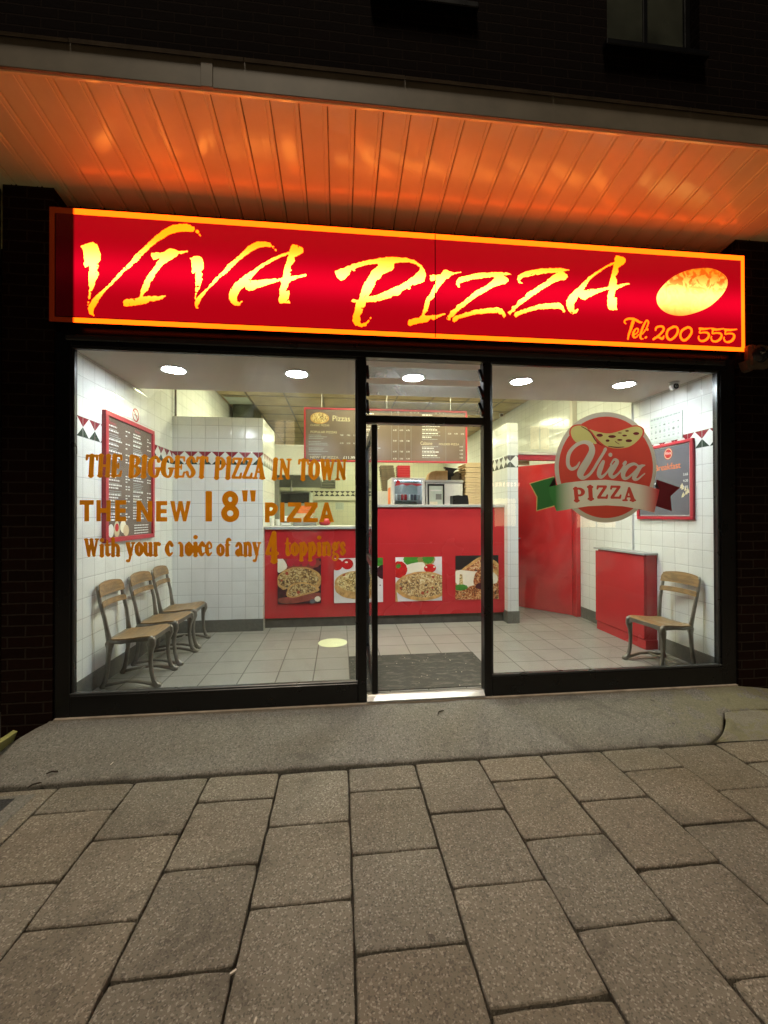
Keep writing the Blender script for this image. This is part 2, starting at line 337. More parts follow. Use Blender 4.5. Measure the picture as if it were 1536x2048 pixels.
# ------------------------------------------------------------ mesh helpers
class MB:
    def __init__(s): s.v = []; s.f = []; s.mi = []; s.mats = []
    def _m(s, mat):
        if mat is None: mat = s.mats[0] if s.mats else 'plaster'
        if mat not in s.mats: s.mats.append(mat)
        return s.mats.index(mat)
    def face(s, pts, mat=None):
        i = len(s.v); s.v += [tuple(p) for p in pts]; s.f.append(tuple(range(i, i+len(pts)))); s.mi.append(s._m(mat)); return s
    def box(s, x0, x1, y0, y1, z0, z1, mat=None, b=0.0):
        if x1 < x0: x0, x1 = x1, x0
        if y1 < y0: y0, y1 = y1, y0
        if z1 < z0: z0, z1 = z1, z0
        k = s._m(mat)
        if b <= 0:
            i = len(s.v); s.v += [(x, y, z) for z in (z0, z1) for y in (y0, y1) for x in (x0, x1)]
            for q in ((0, 2, 3, 1), (4, 5, 7, 6), (0, 1, 5, 4), (2, 6, 7, 3), (0, 4, 6, 2), (1, 3, 7, 5)):
                s.f.append(tuple(i+a for a in q)); s.mi.append(k)
            return s
        # bevelled box: three shells of eight corners each
        i = len(s.v); id = {}
        for cx in (0, 1):
            for cy in (0, 1):
                for cz in (0, 1):
                    X = (x0, x1)[cx]; Y = (y0, y1)[cy]; Z = (z0, z1)[cz]
                    xi = X + (b if cx == 0 else -b); yi = Y + (b if cy == 0 else -b); zi = Z + (b if cz == 0 else -b)
                    for a, p in enumerate(((X, yi, zi), (xi, Y, zi), (xi, yi, Z))):
                        id[cx, cy, cz, a] = len(s.v); s.v.append(p)
        def q(l, flip):
            l = [id[t] for t in l]
            s.f.append(tuple(reversed(l)) if flip else tuple(l)); s.mi.append(k)
        for c in (0, 1):
            q([(c, 0, 0, 0), (c, 1, 0, 0), (c, 1, 1, 0), (c, 0, 1, 0)], c == 0)
            q([(0, c, 0, 1), (0, c, 1, 1), (1, c, 1, 1), (1, c, 0, 1)], c == 0)
            q([(0, 0, c, 2), (1, 0, c, 2), (1, 1, c, 2), (0, 1, c, 2)], c == 0)
        for a in (0, 1):
            for c in (0, 1):
                q([(a, c, 0, 0), (a, c, 0, 1), (a, c, 1, 1), (a, c, 1, 0)], (a ^ c) == 1)
                q([(a, 0, c, 0), (a, 1, c, 0), (a, 1, c, 2), (a, 0, c, 2)], (a ^ c) == 1)
                q([(0, a, c, 1), (1, a, c, 1), (1, a, c, 2), (0, a, c, 2)], (a ^ c) == 0)
        for cx in (0, 1):
            for cy in (0, 1):
                for cz in (0, 1):
                    q([(cx, cy, cz, 0), (cx, cy, cz, 1), (cx, cy, cz, 2)], (cx + cy + cz) % 2 == 1)
        return s
    def prism(s, poly, axis, a0, a1, mat=None):
        # poly: list of 2D points in the plane normal to axis
        def P(p, a): return {'x': (a, p[0], p[1]), 'y': (p[0], a, p[1]), 'z': (p[0], p[1], a)}[axis]
        n = len(poly); k = s._m(mat); i = len(s.v)
        s.v += [P(p, a0) for p in poly] + [P(p, a1) for p in poly]
        s.f.append(tuple(i+j for j in range(n))); s.f.append(tuple(i+n+j for j in reversed(range(n)))); s.mi += [k, k]
        for j in range(n):
            s.f.append((i+j, i+(j+1) % n, i+n+(j+1) % n, i+n+j)); s.mi.append(k)
        return s
    def cyl(s, c, r, h, axis='z', n=24, mat=None, r2=None):
        if r2 is None: r2 = r
        k = s._m(mat); i = len(s.v)
        for t, rr in ((0, r), (h, r2)):
            for j in range(n):
                a = 2*math.pi*j/n; u, v = rr*math.cos(a), rr*math.sin(a)
                s.v.append({'z': (c[0]+u, c[1]+v, c[2]+t), 'y': (c[0]+u, c[1]+t, c[2]+v), 'x': (c[0]+t, c[1]+u, c[2]+v)}[axis])
        s.f.append(tuple(i+j for j in reversed(range(n)))); s.f.append(tuple(i+n+j for j in range(n))); s.mi += [k, k]
        for j in range(n): s.f.append((i+j, i+(j+1) % n, i+n+(j+1) % n, i+n+j)); s.mi.append(k)
        return s
    def lathe(s, c, prof, n=24, mat=None, axis='z'):
        k = s._m(mat); i = len(s.v)
        for r, t in prof:
            for j in range(n):
                a = 2*math.pi*j/n; u, v = r*math.cos(a), r*math.sin(a)
                s.v.append({'z': (c[0]+u, c[1]+v, c[2]+t), 'y': (c[0]+u, c[1]+t, c[2]+v), 'x': (c[0]+t, c[1]+u, c[2]+v)}[axis])
        for q in range(len(prof)-1):
            for j in range(n): s.f.append((i+q*n+j, i+q*n+(j+1) % n, i+(q+1)*n+(j+1) % n, i+(q+1)*n+j)); s.mi.append(k)
        return s
    def sweep(s, path, mat=None, n=8, side=Vector((0, 1, 0))):
        # path: (x, y, z, half width in plane, half width along side); rounded-box cross-section
        k = s._m(mat); i = len(s.v); P = [Vector(p[:3]) for p in path]; N = len(P)
        for q in range(N):
            d = (P[min(q+1, N-1)] - P[max(q-1, 0)]).normalized()
            a = side.cross(d)
            if a.length < 1e-4: a = Vector((1, 0, 0))
            a.normalize(); b = d.cross(a).normalized()
            for j in range(n):
                t = 2*math.pi*(j+.5)/n; e = .6
                u = math.copysign(abs(math.cos(t))**e, math.cos(t)); v = math.copysign(abs(math.sin(t))**e, math.sin(t))
                s.v.append(tuple(P[q] + a*u*path[q][3] + b*v*path[q][4]))
        for q in range(N-1):
            for j in range(n): s.f.append((i+q*n+j, i+q*n+(j+1) % n, i+(q+1)*n+(j+1) % n, i+(q+1)*n+j)); s.mi.append(k)
        s.f.append(tuple(i+j for j in reversed(range(n)))); s.f.append(tuple(i+(N-1)*n+j for j in range(n))); s.mi += [k, k]
        return s
    def build(s, name, parent=None, smooth=False, fix=True, mat=None):
        me = bpy.data.meshes.new(name)
        off = Vector((0, 0, 0))
        if parent is not None:
            p = parent
            while p is not None: off += p.location; p = p.parent
        me.from_pydata([(v[0]-off.x, v[1]-off.y, v[2]-off.z) for v in s.v], [], s.f)
        for q in (s.mats or [mat]): me.materials.append(MAT[q])
        me.polygons.foreach_set('material_index', s.mi)
        if smooth: me.polygons.foreach_set('use_smooth', [True]*len(me.polygons))
        me.update()
        if fix:
            import bmesh
            bm = bmesh.new(); bm.from_mesh(me); bmesh.ops.recalc_face_normals(bm, faces=bm.faces); bm.to_mesh(me); bm.free()
        o = bpy.data.objects.new(name, me); COL.objects.link(o)
        if parent is not None: o.parent = parent
        return o
def tag(o, label=None, cat=None, group=None, kind=None):
    if label: o['label'] = label
    if cat: o['category'] = cat
    if group: o['group'] = group
    if kind: o['kind'] = kind
    return o
def thing(name, label, cat, loc=(0, 0, 0), group=None):
    o = bpy.data.objects.new(name, None); COL.objects.link(o); o.location = loc; o.empty_display_size = .1
    return tag(o, label, cat, group)
def tree_copy(o, parent=None):
    c = o.copy(); COL.objects.link(c); c.parent = parent
    for ch in list(o.children): tree_copy(ch, c)
    return c
def smooth_poly(pts, closed=True, sub=3):
    out = []; n = len(pts)
    for i in range(n if closed else n-1):
        p0 = pts[(i-1) % n] if closed or i > 0 else pts[i]; p1 = pts[i]; p2 = pts[(i+1) % n]; p3 = pts[(i+2) % n] if closed or i+2 < n else p2
        for k in range(sub):
            t = k/sub
            out.append(tuple(.5*((2*b) + (-a+c)*t + (2*a-5*b+4*c-d)*t*t + (-a+3*b-3*c+d)*t**3) for a, b, c, d in zip(p0, p1, p2, p3)))
    if not closed: out.append(tuple(pts[-1]))
    return out
def d_poly(pts, U, V):
    d = np.full(U.shape, 1e9); ins = np.zeros(U.shape, bool); n = len(pts)
    for i in range(n):
        ax, ay = pts[i]; bx, by = pts[(i+1) % n]; ex, ey = bx-ax, by-ay; L = ex*ex+ey*ey
        if L < 1e-14: continue
        t = np.clip(((U-ax)*ex+(V-ay)*ey)/L, 0, 1); d = np.minimum(d, np.hypot(U-ax-t*ex, V-ay-t*ey))
        if ay != by: ins ^= ((ay > V) != (by > V)) & (U < (bx-ax)*(V-ay)/(by-ay)+ax)
    return np.where(ins, -d, d)
def d_stroke(pts, U, V):
    d = np.full(U.shape, 1e9)
    for (ax, ay, ar), (bx, by, br) in zip(pts[:-1], pts[1:]):
        ex, ey = bx-ax, by-ay; L = max(ex*ex+ey*ey, 1e-12)
        t = np.clip(((U-ax)*ex+(V-ay)*ey)/L, 0, 1); d = np.minimum(d, np.hypot(U-ax-t*ex, V-ay-t*ey)-(ar+(br-ar)*t))
    return d
def vnoise(shape, cell):
    a = rng.rand(int(shape[0]/cell)+3, int(shape[1]/cell)+3); y = np.arange(shape[0])/cell; x = np.arange(shape[1])/cell
    yi = y.astype(int); xi = x.astype(int); fy = (y-yi)[:, None]; fx = (x-xi)[None, :]; fy = fy*fy*(3-2*fy); fx = fx*fx*(3-2*fx)
    A = a[yi][:, xi]; B = a[yi][:, xi+1]; Cc = a[yi+1][:, xi]; D = a[yi+1][:, xi+1]
    return (A*(1-fx)+B*fx)*(1-fy)+(Cc*(1-fx)+D*fx)*fy
def shape_mesh(mb, shapes, h, to3d, mat, rough=0.0, smooth=False, dry=0.0):
    """fill the union of traced outlines and brush strokes with flat faces (contour of a distance field)"""
    allp = [p for s in shapes if s[0] in 'ps' for p in s[1]]
    rr = max([p[2] for s in shapes if s[0] == 's' for p in s[1]] + [0])
    u0 = min(p[0] for p in allp)-rr-3*h; u1 = max(p[0] for p in allp)+rr+3*h; v0 = min(p[1] for p in allp)-rr-3*h; v1 = max(p[1] for p in allp)+rr+3*h
    nu = int((u1-u0)/h)+2; nv = int((v1-v0)/h)+2
    us = u0+np.arange(nu)*h; vs_ = v0+np.arange(nv)*h; F = np.full((nv, nu), 1e3)
    for kind in ('ps', 'ck'):
        for s in shapes:
            if s[0] not in kind: continue
            pts = s[1]; m_ = max([p[2] for p in pts]) if len(pts[0]) > 2 else 0
            a0 = max(0, int((min(p[0] for p in pts)-m_-4*h-u0)/h)); a1 = min(nu, int((max(p[0] for p in pts)+m_+4*h-u0)/h)+2)
            b0 = max(0, int((min(p[1] for p in pts)-m_-4*h-v0)/h)); b1 = min(nv, int((max(p[1] for p in pts)+m_+4*h-v0)/h)+2)
            U, V = np.meshgrid(us[a0:a1], vs_[b0:b1])
            if s[0] in 'pc':
                q = smooth_poly(pts) if smooth else pts; d = d_poly(q, U, V)
            else:
                q = smooth_poly(pts, False, 4) if len(pts) > 2 else pts; d = d_stroke(q, U, V)
            sub = F[b0:b1, a0:a1]
            F[b0:b1, a0:a1] = np.minimum(sub, d) if kind == 'ps' else np.maximum(sub, -d)
    if rough: F = F + rough*((vnoise(F.shape, 4)-.5)*1.4+(vnoise(F.shape, 1.7)-.5)*1.2)
    if dry:
        n1 = vnoise(F.shape, 3.0); band = vnoise(F.shape, 16); msk = (n1 > .80) & (band > .60) & (F < -.002) & (F > -.016)
        F = np.where(msk, h*.6, F)
    F = np.where(np.abs(F) < 1e-7, 1e-7, F); neg = F < 0
    full = neg[:-1, :-1] & neg[1:, :-1] & neg[:-1, 1:] & neg[1:, 1:]; anyn = neg[:-1, :-1] | neg[1:, :-1] | neg[:-1, 1:] | neg[1:, 1:]
    for j in range(nv-1):
        row = np.nonzero(anyn[j])[0]; i = 0
        while i < len(row):
            c = row[i]
            if full[j, c]:
                e = c
                while e < nu-1 and full[j, e]: e += 1; i += 1
                mb.face([to3d(us[c], vs_[j]), to3d(us[e], vs_[j]), to3d(us[e], vs_[j+1]), to3d(us[c], vs_[j+1])], mat)
                continue
            i += 1
            P = [(us[c], vs_[j], F[j, c]), (us[c+1], vs_[j], F[j, c+1]), (us[c+1], vs_[j+1], F[j+1, c+1]), (us[c], vs_[j+1], F[j+1, c])]; o = []
            for k in range(4):
                a, b = P[k], P[(k+1) % 4]
                if a[2] < 0: o.append(a[:2])
                if (a[2] < 0) != (b[2] < 0): t = a[2]/(a[2]-b[2]); o.append((a[0]+(b[0]-a[0])*t, a[1]+(b[1]-a[1])*t))
            if len(o) >= 3: mb.face([to3d(*q) for q in o], mat)
def onplane(y): return lambda u, v: (u, y, v)
def small_text(mb, txt, x, z, size, to3d, mat, sx=1.0, align='LEFT'):
    cu = bpy.data.curves.new('t', 'FONT'); cu.body = txt; cu.size = size; cu.align_x = align
    o = bpy.data.objects.new('t', cu); COL.objects.link(o)
    dg = bpy.context.evaluated_depsgraph_get(); me = o.evaluated_get(dg).to_mesh()
    for p in me.polygons: mb.face([to3d(x+me.vertices[i].co.x*sx, z+me.vertices[i].co.y) for i in p.vertices], mat)
    o.evaluated_get(dg).to_mesh_clear(); bpy.data.objects.remove(o); bpy.data.curves.remove(cu)
def dashes(mb, x, z, w, h, to3d, mat, dens=.8):
    """a line of print too small to read: word-length bars"""
    e = x+w
    while x < e-.004:
        l = min(random.uniform(.5, 1.7)*h*2.2, e-x); mb.face([to3d(x, z), to3d(x+l, z), to3d(x+l, z+h), to3d(x, z+h)], mat); x += l+h*.55/dens

# heavy round-serif letters, cap height 1: strokes (x, y, radius)
def cutout(shapes):
    return [({'p': 'c', 's': 'k'}[k_], (smooth_poly(q) if k_ == 'p' and sm else q)) for k_, q, sm in shapes]
def ft(x, y=.05, w=.12): return [(x-w, y, .05), (x+w, y, .05)]
GL = {
'T': (.76, [[(.38, .05, .11), (.38, .93, .11)], [(.08, .93, .06), (.68, .93, .06)], [(.08, .93, .07), (.05, .76, .05)], [(.68, .93, .07), (.71, .76, .05)], ft(.38)]),
'H': (.88, [[(.2, .05, .1), (.2, .95, .1)], [(.68, .05, .1), (.68, .95, .1)], ft(.2), ft(.68), ft(.2, .95), ft(.68, .95), [(.2, .5, .06), (.68, .5, .06)]]),
'E': (.72, [[(.2, .06, .11), (.2, .94, .11)], [(.1, .94, .055), (.6, .94, .055)], [(.6, .94, .06), (.63, .78, .045)], [(.2, .5, .05), (.45, .5, .06)], [(.46, .6, .04), (.46, .4, .04)], [(.1, .06, .055), (.6, .06, .055)], [(.6, .06, .06), (.66, .26, .045)]]),
'B': (.76, [[(.2, .06, .11), (.2, .94, .11)], [(.1, .94, .05), (.45, .94, .06), (.6, .75, .1), (.45, .54, .06), (.2, .52, .05)], [(.2, .52, .05), (.46, .51, .06), (.64, .29, .11), (.46, .07, .06), (.1, .06, .05)]]),
'I': (.42, [[(.21, .05, .11), (.21, .95, .11)], ft(.21), ft(.21, .95)]),
'G': (.82, [[(.67, .76, .09), (.58, .91, .06), (.42, .95, .06), (.21, .76, .11), (.16, .48, .12), (.22, .2, .11), (.42, .05, .06), (.6, .1, .07), (.67, .36, .1)], [(.52, .43, .05), (.8, .43, .05)]]),
'S': (.66, [[(.53, .76, .08), (.46, .91, .06), (.3, .94, .07), (.15, .77, .1), (.23, .6, .1), (.42, .42, .1), (.52, .24, .11), (.38, .06, .07), (.22, .08, .06), (.12, .26, .08)]]),
'P': (.72, [[(.2, .05, .11), (.2, .94, .11)], ft(.2), [(.1, .94, .05), (.45, .94, .06), (.6, .7, .11), (.46, .46, .06), (.25, .45, .05)]]),
'Z': (.7, [[(.12, .93, .06), (.58, .93, .06)], [(.12, .93, .07), (.08, .76, .05)], [(.55, .9, .08), (.14, .1, .08)], [(.12, .07, .06), (.6, .07, .06)], [(.6, .07, .07), (.65, .26, .05)]]),
'A': (.88, [[(.42, .95, .06), (.2, .06, .06)], [(.43, .95, .08), (.67, .08, .12)], [(.27, .33, .05), (.6, .33, .05)], [(.07, .05, .05), (.31, .05, .05)], [(.52, .05, .05), (.82, .05, .05)]]),
'N': (.88, [[(.2, .05, .06), (.2, .9, .06)], ft(.2), [(.1, .95, .05), (.22, .95, .05)], [(.22, .92, .09), (.67, .1, .1)], [(.67, .08, .06), (.67, .95, .06)], ft(.67, .95)]),
'O': (.82, [[(.41, .95, .06), (.18, .74, .11), (.15, .5, .12), (.18, .26, .11), (.41, .05, .06), (.64, .26, .11), (.67, .5, .12), (.64, .74, .11), (.41, .95, .06)]]),
'W': (1.15, [[(.17, .92, .1), (.37, .08, .09)], [(.37, .08, .07), (.56, .9, .06)], [(.55, .92, .1), (.76, .08, .09)], [(.76, .08, .07), (.98, .92, .06)], ft(.17, .95), ft(.55, .95, .1), ft(.98, .95, .1)]),
'i': (.42, [[(.21, .05, .11), (.21, .6, .11)], ft(.21), [(.08, .62, .05), (.2, .62, .06)], [(.21, .9, .12), (.215, .9, .12)]]),
't': (.46, [[(.2, .88, .05), (.2, .2, .11), (.3, .07, .07), (.41, .14, .05)], [(.05, .63, .05), (.41, .63, .05)]]),
'h': (.78, [[(.19, .05, .1), (.19, .97, .1)], [(.08, .97, .05), (.19, .97, .05)], [(.22, .5, .05), (.4, .64, .08), (.57, .48, .1), (.57, .06, .1)], ft(.19, .05, .11), ft(.57, .05, .11)]),
'y': (.72, [[(.16, .6, .1), (.37, .1, .1)], [(.58, .62, .05), (.38, .08, .06), (.26, -.2, .06), (.13, -.2, .08)], ft(.16, .64, .11), ft(.58, .64, .1)]),
'o': (.66, [[(.33, .66, .05), (.16, .5, .1), (.14, .34, .11), (.17, .18, .1), (.33, .04, .05), (.49, .18, .1), (.52, .34, .11), (.49, .5, .1), (.33, .66, .05)]]),
'u': (.78, [[(.18, .6, .1), (.18, .22, .1), (.33, .05, .07), (.5, .18, .05)], [(.57, .6, .1), (.57, .06, .1)], [(.06, .63, .05), (.18, .63, .05)], [(.46, .63, .05), (.57, .63, .05)], [(.57, .06, .05), (.7, .05, .05)]]),
'r': (.58, [[(.19, .05, .1), (.19, .6, .1)], ft(.19), [(.08, .63, .05), (.19, .63, .05)], [(.22, .45, .05), (.36, .62, .07), (.47, .57, .1)]]),
'c': (.58, [[(.48, .5, .09), (.4, .63, .06), (.3, .65, .06), (.15, .45, .1), (.15, .25, .11), (.3, .05, .07), (.5, .16, .045)]]),
'1': (.56, [[(.08, .62, .05), (.2, .64, .07), (.34, .48, .1), (.34, .06, .1)], ft(.34)]),
'e': (.6, [[(.17, .37, .04), (.5, .39, .045), (.48, .56, .06), (.32, .66, .055), (.16, .48, .09), (.15, .25, .11), (.3, .05, .07), (.52, .16, .045)]]),
'f': (.48, [[(.44, .88, .08), (.34, .96, .06), (.21, .8, .09), (.21, .08, .11)], [(.07, .62, .05), (.4, .62, .05)], ft(.21)]),
'a': (.68, [[(.13, .5, .08), (.25, .64, .06), (.4, .6, .08), (.47, .45, .1), (.47, .13, .1), (.62, .06, .05)], [(.46, .38, .04), (.2, .3, .07), (.15, .16, .1), (.3, .04, .06), (.46, .15, .04)]]),
'n': (.78, [[(.19, .05, .1), (.19, .6, .1)], [(.07, .63, .05), (.19, .63, .05)], [(.22, .48, .05), (.4, .64, .08), (.57, .48, .1), (.57, .06, .1)], ft(.19, .05, .11), ft(.57, .05, .11)]),
'g': (.66, [[(.3, .65, .06), (.16, .52, .08), (.16, .38, .08), (.3, .27, .05), (.44, .38, .08), (.44, .52, .08), (.3, .65, .06)], [(.22, .27, .04), (.15, .13, .06), (.4, .07, .07), (.53, -.05, .08), (.4, -.2, .06), (.2, -.2, .06), (.11, -.08, .06), (.22, .05, .04)], [(.46, .58, .05), (.6, .66, .07)]]),
'p': (.72, [[(.19, -.2, .1), (.19, .6, .1)], ft(.19, -.22), [(.07, .63, .05), (.19, .63, .05)], [(.2, .58, .04), (.4, .65, .07), (.56, .36, .11), (.4, .05, .07), (.2, .12, .04)]]),
's': (.54, [[(.43, .5, .06), (.36, .63, .05), (.25, .64, .06), (.14, .52, .08), (.25, .38, .09), (.4, .22, .1), (.3, .06, .06), (.18, .07, .05), (.1, .2, .06)]]),
'4': (.7, [[(.45, .95, .07), (.09, .32, .06)], [(.09, .3, .06), (.62, .3, .07)], [(.47, .95, .08), (.47, .06, .11)], ft(.47, .05, .13)]),
}
def word(txt, x0, x1, zb, h, slant=0.0, rot=0.0, bold=1.12):
    wtot = sum(GL[c][0] for c in txt); sc = (x1-x0)/wtot; out = []; x = 0
    zc = zb if not isinstance(zb, tuple) else zb[0]
    for c in txt:
        w, st = GL[c]
        for s in st:
            q = []
            for p in s:
                X = (x+p[0])*sc+p[1]*h*slant; Z = p[1]*h
                q.append((x0+X, zc+Z+(X*rot), p[2]*(abs(sc)*.5+h*.5)*bold))
            out.append(('s', q))
        x += w
    return out

# traced outlines, metres on the sign / window plane
VIVA = [('p',[(-1.851,3.201),(-1.806,3.225),(-1.771,3.232),(-1.745,3.221),(-1.729,3.181),(-1.724,3.146),(-1.724,3.11),(-1.751,3.085),(-1.735,3.074),(-1.745,3.044),(-1.732,3.01),(-1.745,2.986),(-1.757,2.956),(-1.77,2.914),(-1.778,2.896),(-1.797,2.892),(-1.796,2.953),(-1.798,3.012),(-1.796,3.077),(-1.819,3.056),(-1.828,3.069),(-1.829,3.139),(-1.836,3.179)]),('s',[(-1.79,2.884,0.006),(-1.797,2.836,0.005)]),('s',[(-1.8,2.819,0.005),(-1.802,2.813,0.005)]),('s',[(-1.802,2.797,0.003),(-1.802,2.796,0.003)]),('p',[(-1.764,2.722),(-1.794,2.743),(-1.803,2.772),(-1.797,2.801),(-1.77,2.844),(-1.729,2.887),(-1.669,2.943),(-1.608,3.023),(-1.564,3.072),(-1.536,3.104),(-1.503,3.154),(-1.475,3.18),(-1.447,3.211),(-1.408,3.258),(-1.357,3.309),(-1.306,3.355),(-1.249,3.389),(-1.187,3.405),(-1.135,3.403),(-1.101,3.387),(-1.096,3.37),(-1.112,3.356),(-1.164,3.353),(-1.221,3.343),(-1.278,3.315),(-1.334,3.275),(-1.391,3.23),(-1.45,3.163),(-1.472,3.132),(-1.503,3.104),(-1.536,3.066),(-1.558,3.056),(-1.602,3.0),(-1.669,2.925),(-1.696,2.895),(-1.729,2.84),(-1.756,2.786),(-1.771,2.75)]),('s',[(-1.082,3.359,0.01),(-1.078,3.352,0.009)]),('s',[(-1.063,3.338,0.006),(-1.058,3.33,0.004)]),('k',[(-1.478,3.194,0.003),(-1.447,3.155,0.002)]),('k',[(-1.569,3.082,0.002),(-1.544,3.054,0.002)]),('p',[(-1.388,3.185),(-1.312,3.193),(-1.289,3.21),(-1.272,3.226),(-1.249,3.225),(-1.209,3.209),(-1.147,3.216),(-1.144,3.207),(-1.204,3.19),(-1.232,3.165),(-1.272,3.136),(-1.306,3.113),(-1.34,3.069),(-1.368,3.026),(-1.379,2.995),(-1.396,2.982),(-1.402,2.952),(-1.418,2.916),(-1.438,2.903),(-1.446,2.876),(-1.368,2.883),(-1.334,2.885),(-1.289,2.896),(-1.283,2.89),(-1.328,2.861),(-1.379,2.844),(-1.396,2.846),(-1.413,2.83),(-1.48,2.816),(-1.552,2.8),(-1.569,2.807),(-1.572,2.836),(-1.558,2.849),(-1.48,2.862),(-1.466,2.875),(-1.458,2.911),(-1.447,2.944),(-1.435,2.974),(-1.413,3.023),(-1.385,3.066),(-1.357,3.11),(-1.334,3.15),(-1.374,3.138),(-1.388,3.155)]),('p',[(-1.132,3.166),(-1.095,3.181),(-1.069,3.186),(-1.049,3.176),(-1.038,3.131),(-1.035,3.101),(-1.055,3.076),(-1.046,3.058),(-1.052,3.034),(-1.043,3.019),(-1.055,2.986),(-1.066,2.955),(-1.081,2.93),(-1.092,2.926),(-1.092,2.978),(-1.094,3.032),(-1.09,3.074),(-1.109,3.055),(-1.115,3.066),(-1.115,3.114),(-1.121,3.147)]),('s',[(-1.089,2.918,0.004),(-1.094,2.875,0.004)]),('p',[(-1.07,2.804),(-1.095,2.824),(-1.1,2.851),(-1.084,2.882),(-1.049,2.926),(-1.009,2.964),(-0.962,3.027),(-0.91,3.079),(-0.869,3.136),(-0.84,3.159),(-0.793,3.207),(-0.734,3.272),(-0.699,3.299),(-0.651,3.316),(-0.61,3.32),(-0.574,3.31),(-0.565,3.296),(-0.574,3.28),(-0.616,3.28),(-0.663,3.268),(-0.716,3.234),(-0.769,3.191),(-0.828,3.135),(-0.849,3.11),(-0.887,3.068),(-0.916,3.048),(-0.974,2.984),(-1.02,2.933),(-1.049,2.884),(-1.069,2.846),(-1.077,2.825)]),('k',[(-0.847,3.155,0.002),(-0.829,3.129,0.002)]),('k',[(-0.92,3.073,0.001),(-0.905,3.052,0.001)]),('s',[(-0.555,3.282,0.007),(-0.551,3.278,0.006)]),('s',[(-0.54,3.265,0.004),(-0.537,3.259,0.003)]),('p',[(-0.436,3.254),(-0.502,3.235),(-0.58,3.19),(-0.645,3.148),(-0.711,3.097),(-0.77,3.051),(-0.816,3.008),(-0.849,2.967),(-0.863,2.93),(-0.863,2.894),(-0.849,2.864),(-0.822,2.844),(-0.793,2.847),(-0.767,2.874),(-0.77,2.883),(-0.793,2.87),(-0.808,2.878),(-0.809,2.909),(-0.793,2.946),(-0.755,2.988),(-0.746,2.967),(-0.722,2.957),(-0.699,2.962),(-0.669,2.98),(-0.622,2.995),(-0.574,3.016),(-0.508,3.041),(-0.496,3.039),(-0.508,2.98),(-0.511,2.931),(-0.519,2.9),(-0.508,2.879),(-0.436,2.882),(-0.445,2.91),(-0.437,2.978),(-0.463,2.97),(-0.445,3.02),(-0.433,3.043),(-0.382,3.067),(-0.321,3.086),(-0.321,3.099),(-0.37,3.09),(-0.436,3.076),(-0.43,3.095),(-0.439,3.107),(-0.424,3.12),(-0.433,3.144),(-0.427,3.16),(-0.4,3.193),(-0.406,3.214),(-0.376,3.234),(-0.342,3.255),(-0.342,3.289),(-0.382,3.308),(-0.415,3.312),(-0.43,3.292),(-0.437,3.267)]),('c',[(-0.445,3.239),(-0.454,3.205),(-0.469,3.154),(-0.481,3.104),(-0.49,3.064),(-0.55,3.052),(-0.64,3.039),(-0.721,3.029),(-0.699,3.058),(-0.651,3.116),(-0.592,3.159),(-0.526,3.2)])]

